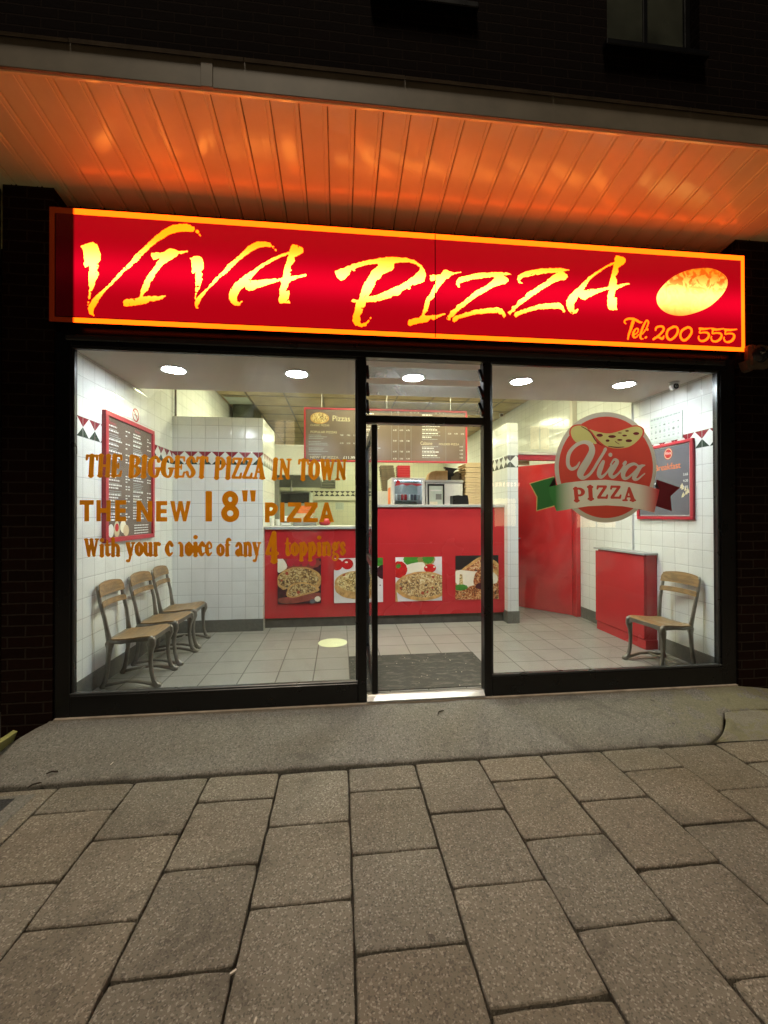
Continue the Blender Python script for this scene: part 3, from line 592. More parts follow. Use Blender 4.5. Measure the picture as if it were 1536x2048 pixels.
PIZZA = [('p',[(-0.109,3.135),(-0.044,3.163),(0.025,3.196),(0.088,3.216),(0.168,3.24),(0.253,3.259),(0.328,3.267),(0.415,3.266),(0.48,3.252),(0.529,3.22),(0.556,3.184),(0.564,3.141),(0.553,3.097),(0.501,3.073),(0.479,3.063),(0.463,3.072),(0.447,3.045),(0.414,3.033),(0.387,3.021),(0.36,2.982),(0.317,2.976),(0.295,2.959),(0.231,2.937),(0.162,2.922),(0.114,2.918),(0.114,2.891),(0.077,2.871),(0.098,2.869),(0.082,2.837),(0.069,2.81),(0.074,2.783),(0.069,2.767),(0.082,2.755),(0.114,2.769),(0.138,2.789),(0.14,2.781),(0.114,2.743),(0.082,2.735),(0.04,2.742),(0.018,2.765),(0.018,2.807),(0.032,2.85),(0.037,2.887),(0.045,2.914),(0.019,2.909),(0.007,2.923),(0.019,2.934),(0.061,2.934),(0.077,2.98),(0.098,3.044),(0.125,3.094),(0.157,3.149),(0.205,3.194),(0.2,3.209),(0.146,3.201),(0.072,3.178),(0.009,3.151),(-0.012,3.112),(-0.038,3.079),(-0.07,3.069),(-0.101,3.096),(-0.112,3.117)]),('c',[(0.133,2.959),(0.141,2.978),(0.167,3.022),(0.186,3.055),(0.183,3.076),(0.215,3.099),(0.237,3.132),(0.274,3.148),(0.307,3.163),(0.328,3.186),(0.323,3.217),(0.371,3.231),(0.436,3.233),(0.49,3.223),(0.518,3.203),(0.518,3.181),(0.479,3.136),(0.414,3.089),(0.36,3.054),(0.274,3.012),(0.194,2.973)]),('s',[(0.027,3.15,0.007),(0.028,3.15,0.007)]),('s',[(0.227,3.109,0.009),(0.228,3.109,0.009)]),('s',[(0.438,3.041,0.011),(0.44,3.041,0.01)]),('s',[(0.148,2.802,0.005),(0.151,2.805,0.003)]),('k',[(0.104,2.952,0.001),(0.125,2.98,0.001)]),('k',[(0.258,3.16,0.002),(0.269,3.185,0.002),(0.291,3.194,0.002)]),('p',[(0.595,3.147),(0.679,3.157),(0.705,3.193),(0.725,3.193),(0.77,3.177),(0.833,3.188),(0.836,3.179),(0.784,3.165),(0.757,3.154),(0.744,3.137),(0.711,3.116),(0.685,3.085),(0.653,3.035),(0.633,3.002),(0.62,2.97),(0.607,2.96),(0.594,2.956),(0.587,2.917),(0.578,2.878),(0.555,2.852),(0.55,2.839),(0.626,2.846),(0.659,2.85),(0.711,2.864),(0.714,2.858),(0.678,2.839),(0.626,2.812),(0.6,2.816),(0.581,2.799),(0.522,2.783),(0.445,2.761),(0.433,2.766),(0.43,2.798),(0.446,2.808),(0.51,2.821),(0.532,2.838),(0.542,2.877),(0.555,2.915),(0.562,2.948),(0.584,2.99),(0.607,3.027),(0.627,3.066),(0.646,3.112),(0.607,3.104),(0.596,3.122)]),('p',[(0.846,3.067),(0.816,3.067),(0.798,3.088),(0.8,3.114),(0.823,3.141),(0.876,3.161),(0.955,3.181),(1.062,3.196),(1.156,3.203),(1.209,3.2),(1.233,3.191),(1.169,3.181),(1.202,3.16),(1.209,3.138),(1.182,3.114),(1.148,3.107),(1.081,3.082),(1.014,3.036),(0.941,2.993),(0.875,2.938),(0.822,2.897),(0.789,2.863),(0.782,2.847),(0.756,2.836),(0.75,2.816),(0.727,2.819),(0.72,2.834),(0.743,2.855),(0.756,2.887),(0.789,2.905),(0.809,2.932),(0.855,2.963),(0.888,2.99),(0.935,3.035),(0.975,3.06),(1.021,3.085),(1.061,3.116),(1.102,3.158),(1.082,3.163),(1.008,3.149),(0.928,3.135),(0.869,3.115),(0.829,3.1),(0.823,3.077)]),('p',[(0.769,2.83),(0.789,2.847),(0.861,2.873),(0.954,2.904),(1.047,2.921),(1.134,2.931),(1.161,2.914),(1.186,2.876),(1.184,2.86),(1.171,2.857),(1.158,2.881),(1.121,2.885),(1.034,2.883),(0.954,2.871),(0.861,2.844),(0.815,2.826),(0.782,2.8),(0.771,2.811)]),('p',[(1.321,3.126),(1.292,3.131),(1.28,3.154),(1.285,3.182),(1.318,3.205),(1.384,3.231),(1.473,3.249),(1.584,3.26),(1.651,3.262),(1.711,3.252),(1.651,3.236),(1.685,3.217),(1.688,3.199),(1.669,3.177),(1.628,3.167),(1.568,3.142),(1.494,3.099),(1.435,3.057),(1.376,3.018),(1.317,2.969),(1.28,2.939),(1.262,2.924),(1.258,2.91),(1.233,2.895),(1.222,2.877),(1.207,2.887),(1.203,2.897),(1.229,2.916),(1.236,2.941),(1.273,2.96),(1.288,2.993),(1.324,3.012),(1.354,3.049),(1.413,3.087),(1.457,3.118),(1.509,3.149),(1.554,3.191),(1.606,3.226),(1.554,3.222),(1.472,3.208),(1.391,3.189),(1.325,3.171),(1.304,3.152),(1.307,3.134)]),('p',[(1.251,2.885),(1.273,2.904),(1.361,2.936),(1.449,2.969),(1.538,2.984),(1.62,2.992),(1.65,2.965),(1.666,2.931),(1.661,2.92),(1.649,2.921),(1.631,2.947),(1.553,2.946),(1.456,2.934),(1.36,2.905),(1.302,2.884),(1.269,2.863),(1.252,2.871)]),('p',[(2.08,3.341),(2.023,3.312),(1.946,3.265),(1.869,3.213),(1.809,3.152),(1.748,3.099),(1.703,3.054),(1.68,3.01),(1.678,2.974),(1.694,2.932),(1.732,2.909),(1.762,2.918),(1.779,2.947),(1.773,2.954),(1.747,2.938),(1.736,2.956),(1.744,2.992),(1.779,3.054),(1.8,3.034),(1.831,3.028),(1.853,3.04),(1.907,3.068),(1.96,3.096),(2.014,3.117),(2.037,3.119),(2.021,3.064),(2.021,2.999),(2.021,2.97),(2.036,2.956),(2.103,2.961),(2.094,2.988),(2.096,3.06),(2.071,3.052),(2.087,3.118),(2.145,3.15),(2.205,3.171),(2.201,3.181),(2.153,3.171),(2.091,3.156),(2.099,3.191),(2.087,3.226),(2.115,3.264),(2.107,3.292),(2.146,3.32),(2.171,3.34),(2.173,3.369),(2.139,3.388),(2.096,3.391),(2.081,3.363)]),('c',[(2.075,3.323),(2.061,3.253),(2.045,3.195),(2.033,3.14),(1.96,3.122),(1.877,3.112),(1.81,3.099),(1.839,3.133),(1.869,3.185),(1.93,3.235),(2.0,3.286)])]

DISC = [('p',[(2.438,3.067),(2.453,3.122),(2.512,3.193),(2.594,3.259),(2.706,3.31),(2.818,3.335),(2.916,3.34),(2.999,3.317),(3.051,3.279),(3.065,3.231),(3.043,3.168),(2.982,3.095),(2.89,3.022),(2.778,2.972),(2.666,2.943),(2.577,2.945),(2.504,2.968),(2.453,3.013)])]

TEL = [('s',[(2.172,2.856,0.006),(2.162,2.865,0.006),(2.167,2.883,0.007),(2.198,2.896,0.008),(2.248,2.893,0.01),(2.291,2.873,0.008),(2.313,2.874,0.003)]),('s',[(2.235,2.874,0.013),(2.212,2.806,0.01),(2.198,2.771,0.008),(2.19,2.734,0.006)]),('s',[(2.239,2.768,0.005),(2.271,2.789,0.005),(2.278,2.817,0.006),(2.259,2.818,0.005),(2.239,2.79,0.009),(2.236,2.756,0.009),(2.258,2.75,0.005),(2.282,2.775,0.003)]),('s',[(2.314,2.78,0.005),(2.348,2.825,0.005),(2.366,2.873,0.006),(2.353,2.89,0.006),(2.328,2.855,0.008),(2.304,2.796,0.009),(2.296,2.759,0.009),(2.304,2.739,0.005),(2.32,2.743,0.003)]),('s',[(2.359,2.818,0.008),(2.355,2.812,0.006)]),('s',[(2.346,2.756,0.008),(2.34,2.751,0.007)]),('s',[(2.428,2.815,0.006),(2.435,2.836,0.008),(2.462,2.847,0.008),(2.489,2.845,0.009),(2.497,2.822,0.009),(2.466,2.783,0.008),(2.411,2.743,0.008)]),('s',[(2.407,2.741,0.007),(2.447,2.761,0.007),(2.484,2.749,0.009),(2.499,2.771,0.005)]),('s',[(2.584,2.85,0.009),(2.539,2.824,0.009),(2.523,2.786,0.009),(2.535,2.752,0.01),(2.565,2.747,0.008),(2.605,2.782,0.009),(2.622,2.821,0.009),(2.61,2.847,0.008),(2.584,2.85,0.009)]),('s',[(2.704,2.85,0.009),(2.659,2.824,0.009),(2.642,2.785,0.009),(2.655,2.752,0.009),(2.684,2.746,0.009),(2.725,2.782,0.009),(2.742,2.821,0.009),(2.73,2.847,0.009),(2.704,2.85,0.009)]),('s',[(2.814,2.845,0.01),(2.859,2.844,0.008),(2.916,2.854,0.003)]),('s',[(2.823,2.843,0.007),(2.812,2.811,0.006),(2.844,2.816,0.006),(2.881,2.814,0.008),(2.895,2.795,0.009),(2.877,2.763,0.009),(2.843,2.746,0.008),(2.813,2.75,0.007),(2.802,2.77,0.006),(2.805,2.784,0.004)]),('s',[(2.927,2.846,0.01),(2.972,2.845,0.008),(3.029,2.855,0.004)]),('s',[(2.936,2.844,0.007),(2.925,2.812,0.006),(2.957,2.817,0.006),(2.995,2.815,0.007),(3.008,2.796,0.009),(2.99,2.764,0.009),(2.956,2.747,0.008),(2.926,2.751,0.007),(2.914,2.771,0.006),(2.917,2.785,0.005)]),('s',[(3.04,2.846,0.01),(3.086,2.846,0.008),(3.143,2.855,0.004)]),('s',[(3.049,2.845,0.007),(3.039,2.812,0.006),(3.071,2.817,0.006),(3.109,2.815,0.007),(3.122,2.796,0.009),(3.104,2.764,0.01),(3.07,2.747,0.008),(3.04,2.751,0.006),(3.028,2.771,0.006),(3.031,2.785,0.004)])]

LOGO = {'rim':[('p',[(2.491,1.73),(2.489,1.69),(2.484,1.651),(2.475,1.613),(2.463,1.575),(2.448,1.539),(2.43,1.504),(2.408,1.47),(2.384,1.439),(2.358,1.41),(2.329,1.384),(2.298,1.36),(2.266,1.339),(2.231,1.321),(2.196,1.306),(2.159,1.295),(2.121,1.287),(2.083,1.282),(2.045,1.28),(2.007,1.282),(1.97,1.287),(1.933,1.296),(1.897,1.307),(1.862,1.322),(1.829,1.34),(1.797,1.361),(1.768,1.385),(1.74,1.411),(1.715,1.439),(1.693,1.469),(1.673,1.502),(1.656,1.536),(1.642,1.571),(1.631,1.607),(1.623,1.645),(1.618,1.683),(1.617,1.721),(1.619,1.759),(1.624,1.797),(1.632,1.835),(1.643,1.872),(1.658,1.907),(1.675,1.942),(1.695,1.975),(1.718,2.006),(1.744,2.035),(1.771,2.061),(1.801,2.085),(1.833,2.107),(1.867,2.125),(1.901,2.141),(1.938,2.153),(1.975,2.163),(2.012,2.169),(2.051,2.171),(2.089,2.171),(2.127,2.166),(2.164,2.159),(2.201,2.148),(2.236,2.134),(2.27,2.116),(2.303,2.096),(2.334,2.073),(2.362,2.047),(2.388,2.018),(2.412,1.988),(2.433,1.955),(2.45,1.92),(2.465,1.884),(2.477,1.847),(2.485,1.808),(2.49,1.769)])],'red':[('p',[(2.46,1.729),(2.458,1.693),(2.453,1.657),(2.445,1.622),(2.434,1.588),(2.42,1.554),(2.403,1.522),(2.384,1.492),(2.362,1.463),(2.337,1.437),(2.311,1.412),(2.282,1.39),(2.252,1.371),(2.22,1.355),(2.187,1.341),(2.153,1.33),(2.118,1.323),(2.083,1.318),(2.048,1.317),(2.013,1.318),(1.978,1.323),(1.944,1.331),(1.911,1.342),(1.879,1.355),(1.848,1.372),(1.819,1.391),(1.791,1.412),(1.766,1.436),(1.743,1.462),(1.722,1.49),(1.703,1.52),(1.688,1.551),(1.675,1.583),(1.664,1.617),(1.657,1.651),(1.653,1.686),(1.651,1.721),(1.653,1.757),(1.658,1.792),(1.665,1.826),(1.676,1.86),(1.689,1.893),(1.705,1.924),(1.724,1.954),(1.745,1.983),(1.769,2.009),(1.795,2.034),(1.822,2.056),(1.852,2.076),(1.883,2.093),(1.915,2.107),(1.949,2.118),(1.983,2.127),(2.018,2.132),(2.053,2.135),(2.088,2.134),(2.123,2.13),(2.158,2.123),(2.192,2.113),(2.225,2.1),(2.256,2.084),(2.286,2.065),(2.315,2.044),(2.341,2.02),(2.365,1.994),(2.387,1.966),(2.406,1.936),(2.423,1.904),(2.436,1.871),(2.447,1.837),(2.454,1.801),(2.459,1.766)])],'tail_l':[('p',[(1.415,1.589),(1.608,1.643),(1.616,1.586),(1.615,1.42),(1.469,1.381),(1.474,1.487)])],'fold_l':[('p',[(1.617,1.647),(1.569,1.565),(1.629,1.576)])],'tail_r':[('p',[(2.491,1.631),(2.7,1.566),(2.614,1.494),(2.625,1.372),(2.476,1.415),(2.486,1.557)])],'fold_r':[('p',[(2.489,1.611),(2.477,1.569),(2.517,1.555)])],'ribbon':[('p',[(1.569,1.565),(1.703,1.598),(1.878,1.618),(2.046,1.625),(2.233,1.609),(2.395,1.58),(2.517,1.548),(2.5,1.472),(2.469,1.361),(2.34,1.388),(2.196,1.412),(2.053,1.419),(1.894,1.412),(1.737,1.389),(1.631,1.372),(1.611,1.421),(1.573,1.503)])],'edge_l':[('p',[(1.406,1.593),(1.613,1.651),(1.623,1.582),(1.621,1.413),(1.462,1.372),(1.465,1.483)])],'slice_edge':[('p',[(1.74,2.007),(1.766,2.053),(1.828,2.068),(1.889,2.057),(1.924,2.031),(1.995,2.015),(2.057,2.009),(2.128,2.018),(2.2,2.041),(2.281,2.068),(2.344,2.066),(2.385,2.036),(2.375,1.977),(2.325,1.926),(2.248,1.881),(2.145,1.868),(2.069,1.88),(2.021,1.908),(1.968,1.945),(1.967,1.899),(1.879,1.927),(1.809,1.909),(1.753,1.949)])],'slice':[('p',[(1.753,2.011),(1.775,2.045),(1.827,2.058),(1.88,2.047),(1.911,2.014),(1.968,1.945),(1.963,1.91),(1.915,1.931),(1.879,1.931),(1.809,1.919),(1.766,1.958)]),('p',[(1.908,2.031),(1.959,2.016),(2.057,1.999),(2.128,2.008),(2.2,2.031),(2.29,2.058),(2.344,2.056),(2.371,2.029),(2.362,1.985),(2.316,1.934),(2.244,1.891),(2.145,1.879),(2.074,1.89),(2.021,1.917),(1.968,1.966),(1.933,2.011)])],'toppings':[('p',[(2.027,1.983),(2.025,1.978),(2.019,1.974),(2.01,1.971),(1.999,1.97),(1.988,1.971),(1.979,1.974),(1.973,1.978),(1.971,1.982),(1.973,1.987),(1.979,1.991),(1.988,1.994),(1.999,1.995),(2.01,1.995),(2.019,1.992),(2.025,1.988)]),('p',[(2.139,1.975),(2.137,1.971),(2.129,1.967),(2.118,1.964),(2.105,1.963),(2.092,1.964),(2.081,1.966),(2.074,1.97),(2.072,1.974),(2.074,1.979),(2.082,1.983),(2.093,1.985),(2.106,1.986),(2.119,1.986),(2.13,1.983),(2.137,1.98)]),('p',[(2.192,2.005),(2.19,2.003),(2.183,2.001),(2.173,2.0),(2.163,2.001),(2.156,2.002),(2.153,2.004),(2.156,2.006),(2.163,2.008),(2.173,2.009),(2.183,2.008),(2.19,2.007)]),('p',[(2.254,2.023),(2.251,2.019),(2.245,2.017),(2.236,2.016),(2.227,2.016),(2.22,2.019),(2.218,2.022),(2.22,2.025),(2.227,2.028),(2.236,2.029),(2.245,2.028),(2.251,2.026)]),('p',[(2.236,1.985),(2.233,1.981),(2.225,1.978),(2.215,1.977),(2.204,1.977),(2.196,1.98),(2.193,1.984),(2.196,1.988),(2.204,1.991),(2.215,1.992),(2.226,1.991),(2.233,1.988)]),('p',[(2.196,1.949),(2.193,1.945),(2.184,1.942),(2.172,1.941),(2.161,1.942),(2.152,1.944),(2.149,1.948),(2.152,1.952),(2.161,1.955),(2.172,1.956),(2.184,1.955),(2.193,1.952)]),('p',[(2.085,1.941),(2.082,1.936),(2.076,1.932),(2.067,1.931),(2.058,1.932),(2.052,1.935),(2.049,1.94),(2.052,1.945),(2.058,1.949),(2.067,1.951),(2.076,1.949),(2.082,1.946)]),('p',[(2.279,1.943),(2.277,1.939),(2.271,1.935),(2.261,1.932),(2.25,1.931),(2.239,1.932),(2.23,1.934),(2.224,1.938),(2.222,1.942),(2.224,1.947),(2.23,1.951),(2.239,1.954),(2.251,1.955),(2.262,1.954),(2.271,1.952),(2.277,1.948)]),('p',[(2.342,2.003),(2.34,1.999),(2.334,1.995),(2.325,1.992),(2.315,1.991),(2.304,1.992),(2.296,1.994),(2.29,1.998),(2.288,2.002),(2.29,2.007),(2.296,2.011),(2.305,2.013),(2.315,2.015),(2.325,2.014),(2.334,2.012),(2.34,2.008)]),('s',[(1.845,2.05,0.003),(1.915,2.01,0.004),(1.968,1.936,0.005),(2.021,1.9,0.003)]),('s',[(2.074,1.895,0.003),(2.145,1.888,0.005),(2.208,1.892,0.003)]),('s',[(2.132,1.935,0.003),(2.168,1.913,0.002)])],'viva':[('s',[(1.826,1.764,0.006),(1.799,1.725,0.011),(1.756,1.71,0.014),(1.728,1.751,0.016),(1.739,1.834,0.016),(1.792,1.896,0.014),(1.862,1.925,0.014),(1.915,1.911,0.021),(1.934,1.861,0.026),(1.905,1.794,0.03),(1.852,1.711,0.031),(1.832,1.665,0.027),(1.86,1.638,0.014),(1.922,1.678,0.011),(1.984,1.77,0.012),(2.029,1.838,0.012),(2.047,1.871,0.014)]),('s',[(2.029,1.771,0.014),(2.006,1.721,0.021),(1.991,1.671,0.019),(2.01,1.646,0.013),(2.055,1.68,0.008),(2.1,1.743,0.007)]),('s',[(2.089,1.827,0.016),(2.09,1.827,0.017)]),('s',[(2.091,1.747,0.006),(2.122,1.789,0.009),(2.149,1.772,0.016),(2.117,1.722,0.022),(2.089,1.672,0.019),(2.112,1.647,0.013),(2.162,1.681,0.008),(2.207,1.739,0.008),(2.221,1.769,0.012),(2.205,1.756,0.011)]),('s',[(2.333,1.737,0.008),(2.297,1.756,0.011),(2.243,1.736,0.016),(2.202,1.685,0.02),(2.205,1.643,0.016),(2.242,1.643,0.01),(2.306,1.699,0.007),(2.342,1.741,0.007)]),('s',[(2.389,1.746,0.005),(2.351,1.733,0.015),(2.315,1.682,0.02),(2.294,1.64,0.017),(2.323,1.63,0.009),(2.36,1.657,0.006),(2.387,1.678,0.005)])],'pizza':[]}

# ============================================================ SETTING: ground
gb = MB(); gb.face([(-60, -60, -.235), (60, -60, -.235), (60, 40, -.235), (-60, 40, -.235)], 'joint_dirt'); tag(gb.build('ground'), kind='structure')
st = MB(); st.face([(-60, -60, -.20), (60, -60, -.20), (60, -6.2, -.20), (-60, -6.2, -.20)], 'asphalt'); tag(st.build('road'), kind='structure')
# pavement of concrete slabs in running bond: every second column is shifted by half a slab
PX, PY, GAP = .4115, .4305, .0085
pv = MB(); tints = []
def slab(x0, x1, y0, y1, dz, tl, tint):
    g = GAP/2; b = .007; k = pv._m('paver'); i = len(pv.v)
    def zz(x, y): return -.2+dz+tl[0]*(x-x0)+tl[1]*(y-y0)
    # slightly wavering outline
    nx, ny = 8, 8; out = []
    for t in range(nx): out.append((x0+g+(x1-x0-2*g)*t/nx, y0+g))
    for t in range(ny): out.append((x1-g, y0+g+(y1-y0-2*g)*t/ny))
    for t in range(nx): out.append((x1-g-(x1-x0-2*g)*t/nx, y1-g))
    for t in range(ny): out.append((x0+g, y1-g-(y1-y0-2*g)*t/ny))
    mx_, my_ = (x0+x1)/2, (y0+y1)/2; cr = random.uniform(.005, .011)
    out = [(x+random.uniform(-.0018, .0018)-(math.copysign(cr*.5, x-mx_) if i_ % 8 == 0 else 0), y+random.uniform(-.0018, .0018)-(math.copysign(cr*.5, y-my_) if i_ % 8 == 0 else 0)) for i_, (x, y) in enumerate(out)]
    n = len(out); cx, cy = (x0+x1)/2, (y0+y1)/2
    sh = lambda p, q: (p[0]+math.copysign(q, cx-p[0])*(abs(p[0]-cx) > (x1-x0)*.42), p[1]+math.copysign(q, cy-p[1])*(abs(p[1]-cy) > (y1-y0)*.42))
    r0 = [(*p, zz(*p)-.035) for p in out]; r1 = [(*p, zz(*p)-b*.8) for p in out]; r2 = [(*sh(p, b*.5), zz(*p)-b*.2) for p in out]; r3 = [(*sh(p, b*1.3), zz(*p)) for p in out]
    pv.v += r0+r1+r2+r3
    for q in range(3):
        for j in range(n): pv.f.append((i+q*n+j, i+q*n+(j+1) % n, i+(q+1)*n+(j+1) % n, i+(q+1)*n+j)); pv.mi.append(k); tints.append(tint)
    pv.f.append(tuple(i+3*n+j for j in range(n))); pv.mi.append(k); tints.append(tint)
for c in range(-13, 14):
    xa = -.03+c*PX*.9965
    off = -.775 if c % 2 == 0 else -.99
    for r in range(-13, 2):
        ya, yb = off+(r-1)*PY, off+r*PY
        ya2, yb2 = ya, min(yb, -.556)
        if yb2-ya2 < .012: continue
        if xa < -2.05 and yb > -.95 and ya < -.6 and c == -6: continue
        v = random.uniform(.87, 1.05); wv = random.uniform(-.025, .025)
        near = (c in (-1, 0) and random.random() < .5)
        tn = (v*(1+wv), v, v*(1-wv))
        slab(xa, xa+PX*.9965, ya2, yb2, random.uniform(-.003, .003), (random.uniform(-.007, .007), random.uniform(-.007, .007)), tn)
po = pv.build('pavement', fix=False); tag(po, kind='structure')
ca = po.data.color_attributes.new('tint', 'FLOAT_COLOR', 'CORNER'); q = []
for p, t in zip(po.data.polygons, tints):
    for _ in p.loop_indices: q += [t[0], t[1], t[2], 1.0]
ca.data.foreach_set('color', q)
# concrete ramp up to the threshold, its front lip rounded over, the right end cut in a curve
def ramp_front(x):
    if x <= 2.36: return -.535-.018*(x+2.0)/4.36
    if x <= 2.76: t = (x-2.36)/.40; return -.553+.25*(t**1.7)
    return -.303
def ramp_z(x, y):
    d = -y; z = -.05-.141*max(0, d/.56)**1.15
    if x > 3.15: z -= .12*(x-3.15)
    if x < -2.1: z -= .10*min(1, (-2.1-x)/.5)
    return z+.002*math.sin(x*9+y*7)+.0015*math.sin(x*23-y*17)
rb = MB(); xs = [-3.4+i*.02 for i in range(0, 288)]+[2.36+i*.004 for i in range(88)]+[2.712+i*.001 for i in range(29)]+[2.742+i*.03 for i in range(44)]; ns = 26
base = 0
for i, x in enumerate(xs):
    yf = ramp_front(x); back = .02
    if x < -2.05: back = -.05-.46*min(1, max(0, (-2.05-x)/.40))
    pts = []
    for j in range(ns):
        y = back+(yf+.02-back)*j/(ns-1); pts.append((x, y, ramp_z(x, y)))
    ze = ramp_z(x, yf)
    pts += [(x, yf+.009, ze-.0015), (x, yf+.003, ze-.006), (x, yf, ze-.014), (x, yf+.002, -.232)]
    rb.v += [(p[0], p[1]+(.003*math.sin(p[0]*31) if k_ >= ns-1 else 0), p[2]) for k_, p in enumerate(pts)]
m_ = ns+4
k = rb._m('concrete')
for i in range(len(xs)-1):
    for j in range(m_-1): rb.f.append((i*m_+j, i*m_+j+1, (i+1)*m_+j+1, (i+1)*m_+j)); rb.mi.append(k)
tag(rb.build('ramp', smooth=True), kind='structure')
pb = MB()
PXS = [2.40+.01*i for i in range(36)]+[2.76+.04*i for i in range(30)]
for i in range(len(PXS)-1):
    for j in range(14):
        def P(a, b_):
            x = PXS[a]; y0 = -.556; y1 = max(y0+.0005, ramp_front(x)-(.016 if x < 2.7 else .007)); y_ = y0+(y1-y0)*b_/14
            return (x, y_, -.197+.075*((y_+.556)/.25)-.04*max(0, (x-3.0))+.002*math.sin(x*13+b_))
        pb.face([P(i, j), P(i+1, j), P(i+1, j+1), P(i, j+1)], 'concrete_patch')
tag(pb.build('concrete_patch', fix=True), kind='structure')
fs = MB(); fs.box(-2.03, 3.155, -.046, .004, -.080, -.0465, 'mortar_strip', .004); tag(fs.build('threshold_strip'), kind='structure')
# shop floor
fl = MB(); fl.face([(-1.98, .03, 0), (3.07, .03, 0), (3.07, 9.2, 0), (-1.98, 9.2, 0)], 'floor_tile'); fl.face([(-1.98, .03, -.1), (3.07, .03, -.1), (3.07, .03, 0), (-1.98, .03, 0)], 'skirting')
tag(fl.build('shop_floor', fix=False), kind='structure')

# ============================================================ SHOP BUILDING
B = thing('shop_building', 'red brick building with a glass-fronted takeaway on its ground floor', 'building', (0.5, 0, -.05))
# upper wall with two window openings
WZ = 3.8; W1 = (.20, .96, 5.33, 6.6); W2 = (2.10, 2.93, 5.18, 6.6)
uw = MB()
def wall_holes(mb, x0, x1, z0, z1, y0, y1, holes, mat):
    xs = sorted({x0, x1, *[h[0] for h in holes], *[h[1] for h in holes]}); zs = sorted({z0, z1, *[h[2] for h in holes], *[h[3] for h in holes]})
    for a, b in zip(xs[:-1], xs[1:]):
        for c, d in zip(zs[:-1], zs[1:]):
            if any(h[0] <= a and b <= h[1] and h[2] <= c and d <= h[3] for h in holes): continue
            mb.box(a, b, y0, y1, c, d, mat)
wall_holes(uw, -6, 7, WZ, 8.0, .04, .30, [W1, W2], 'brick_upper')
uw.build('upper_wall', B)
for (a, b, c, d) in (W1, W2):
    f = MB(); f.box(a+.01, a+.06, .12, .18, c+.01, d-.01, 'upvc_grey', .004); f.box(b-.06, b-.01, .12, .18, c+.01, d-.01, 'upvc_grey', .004); f.box(a+.06, b-.06, .12, .18, c+.01, c+.06, 'upvc_grey', .004); f.box((a+b)/2-.02, (a+b)/2+.02, .13, .17, c+.06, d-.01, 'upvc_grey', .004); f.mats = ['black_alu']
    f.box(a-.04, b+.04, -.02, .118, c-.05, c-.002, 'brick_upper', .006)
    f.mi = [0]*len(f.mi); wf = f.build('window', B); g = MB(); g.box(a+.06, b-.06, .145, .155, c+.06, d-.01, 'curtain_glass'); g.build('pane', wf)
# piers
for n_, x0, x1, lab in (('l', -2.36, -2.038, None), ('r', 3.163, 3.62, None)):
    p = MB(); p.box(x0, x1, -.042, .30, -.28, 3.75, 'brick'); p.build('pier', B)
s = MB(); s.box(-6, -2.362, .55, .8, -.28, 3.75, 'brick'); s.build('side_wall', B); s = MB(); s.box(3.622, 7, .2, .5, -.28, 3.75, 'brick'); s.build('side_wall', B)
# wall strip behind the sign
s = MB(); s.box(-2.036, 3.161, .10, .30, 2.69, 3.75, 'brick'); s.build('lintel_wall', B)
# canopy: sloping soffit of plastic boards, fascia, lead flashing
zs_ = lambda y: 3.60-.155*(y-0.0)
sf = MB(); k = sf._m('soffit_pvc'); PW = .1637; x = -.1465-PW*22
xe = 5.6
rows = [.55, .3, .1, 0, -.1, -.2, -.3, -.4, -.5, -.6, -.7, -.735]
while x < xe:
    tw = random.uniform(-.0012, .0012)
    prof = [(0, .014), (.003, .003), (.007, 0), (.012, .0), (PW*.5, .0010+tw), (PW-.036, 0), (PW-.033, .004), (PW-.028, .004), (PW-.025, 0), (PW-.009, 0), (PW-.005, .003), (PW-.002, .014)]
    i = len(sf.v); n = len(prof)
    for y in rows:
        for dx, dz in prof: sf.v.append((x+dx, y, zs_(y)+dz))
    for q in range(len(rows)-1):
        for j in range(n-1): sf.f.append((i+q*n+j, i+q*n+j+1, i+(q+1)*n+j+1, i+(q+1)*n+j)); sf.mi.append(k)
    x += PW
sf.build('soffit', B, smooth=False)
s = MB(); s.box(-6, 7, -.70, .55, 3.745, 3.80, 'black_alu')
s.build('canopy_deck', B)
s = MB()
for a, b in ((-6, -.832), (-.772, 7)): s.box(a, b, -.758, -.738, 3.700, 3.862, 'upvc_grey', .003)
s.box(-.834, -.770, -.7625, -.7385, 3.700, 3.864, 'upvc_grey', .002)
s.build('fascia', B)
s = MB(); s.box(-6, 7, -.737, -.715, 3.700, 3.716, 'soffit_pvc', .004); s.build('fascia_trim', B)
s = MB()
xx = -6.0
while xx < 7:
    l = .9; j1, j2 = random.uniform(-.004, .004), random.uniform(-.004, .004)
    s.prism([(-.775, 3.866+j1), (-.770, 3.850), (-.760, 3.866), (-.70, 3.90+j2), (.04, 4.02), (.04, 4.03), (-.70, 3.912+j2)], 'x', xx, xx+l-.004, 'lead'); xx += l
s.build('flashing', B)
# interior shell
s = MB(); s.box(-2.08, -1.98, .05, 9.3, -.05, 3.4, 'tile_side'); s.build('side_partition', B)
s = MB(); s.box(3.07, 3.16, .05, 9.3, -.05, 3.4, 'tile_side'); s.build('side_partition', B)
s = MB(); s.box(-1.98, 3.07, 9.0, 9.15, -.05, 3.4, 'tile_kitchen'); s.build('rear_wall', B)
s = MB(); s.box(-1.979, 3.069, .06, 1.03, 2.548, 2.60, 'plaster'); s.box(-1.979, 3.069, .98, 1.03, 2.60, 3.26, 'plaster'); s.build('front_ceiling', B)
s = MB(); s.box(-1.979, 3.069, 1.03, 9.0, 3.26, 3.32, 'ceiling_tile'); s.build('kitchen_ceiling', B)
s = MB()
for gx in (-1.55, -.95, -.35, .25, .85, 1.45, 2.05, 2.65): s.box(gx-.012, gx+.012, 1.04, 8.99, 3.252, 3.261, 'upvc_grey')
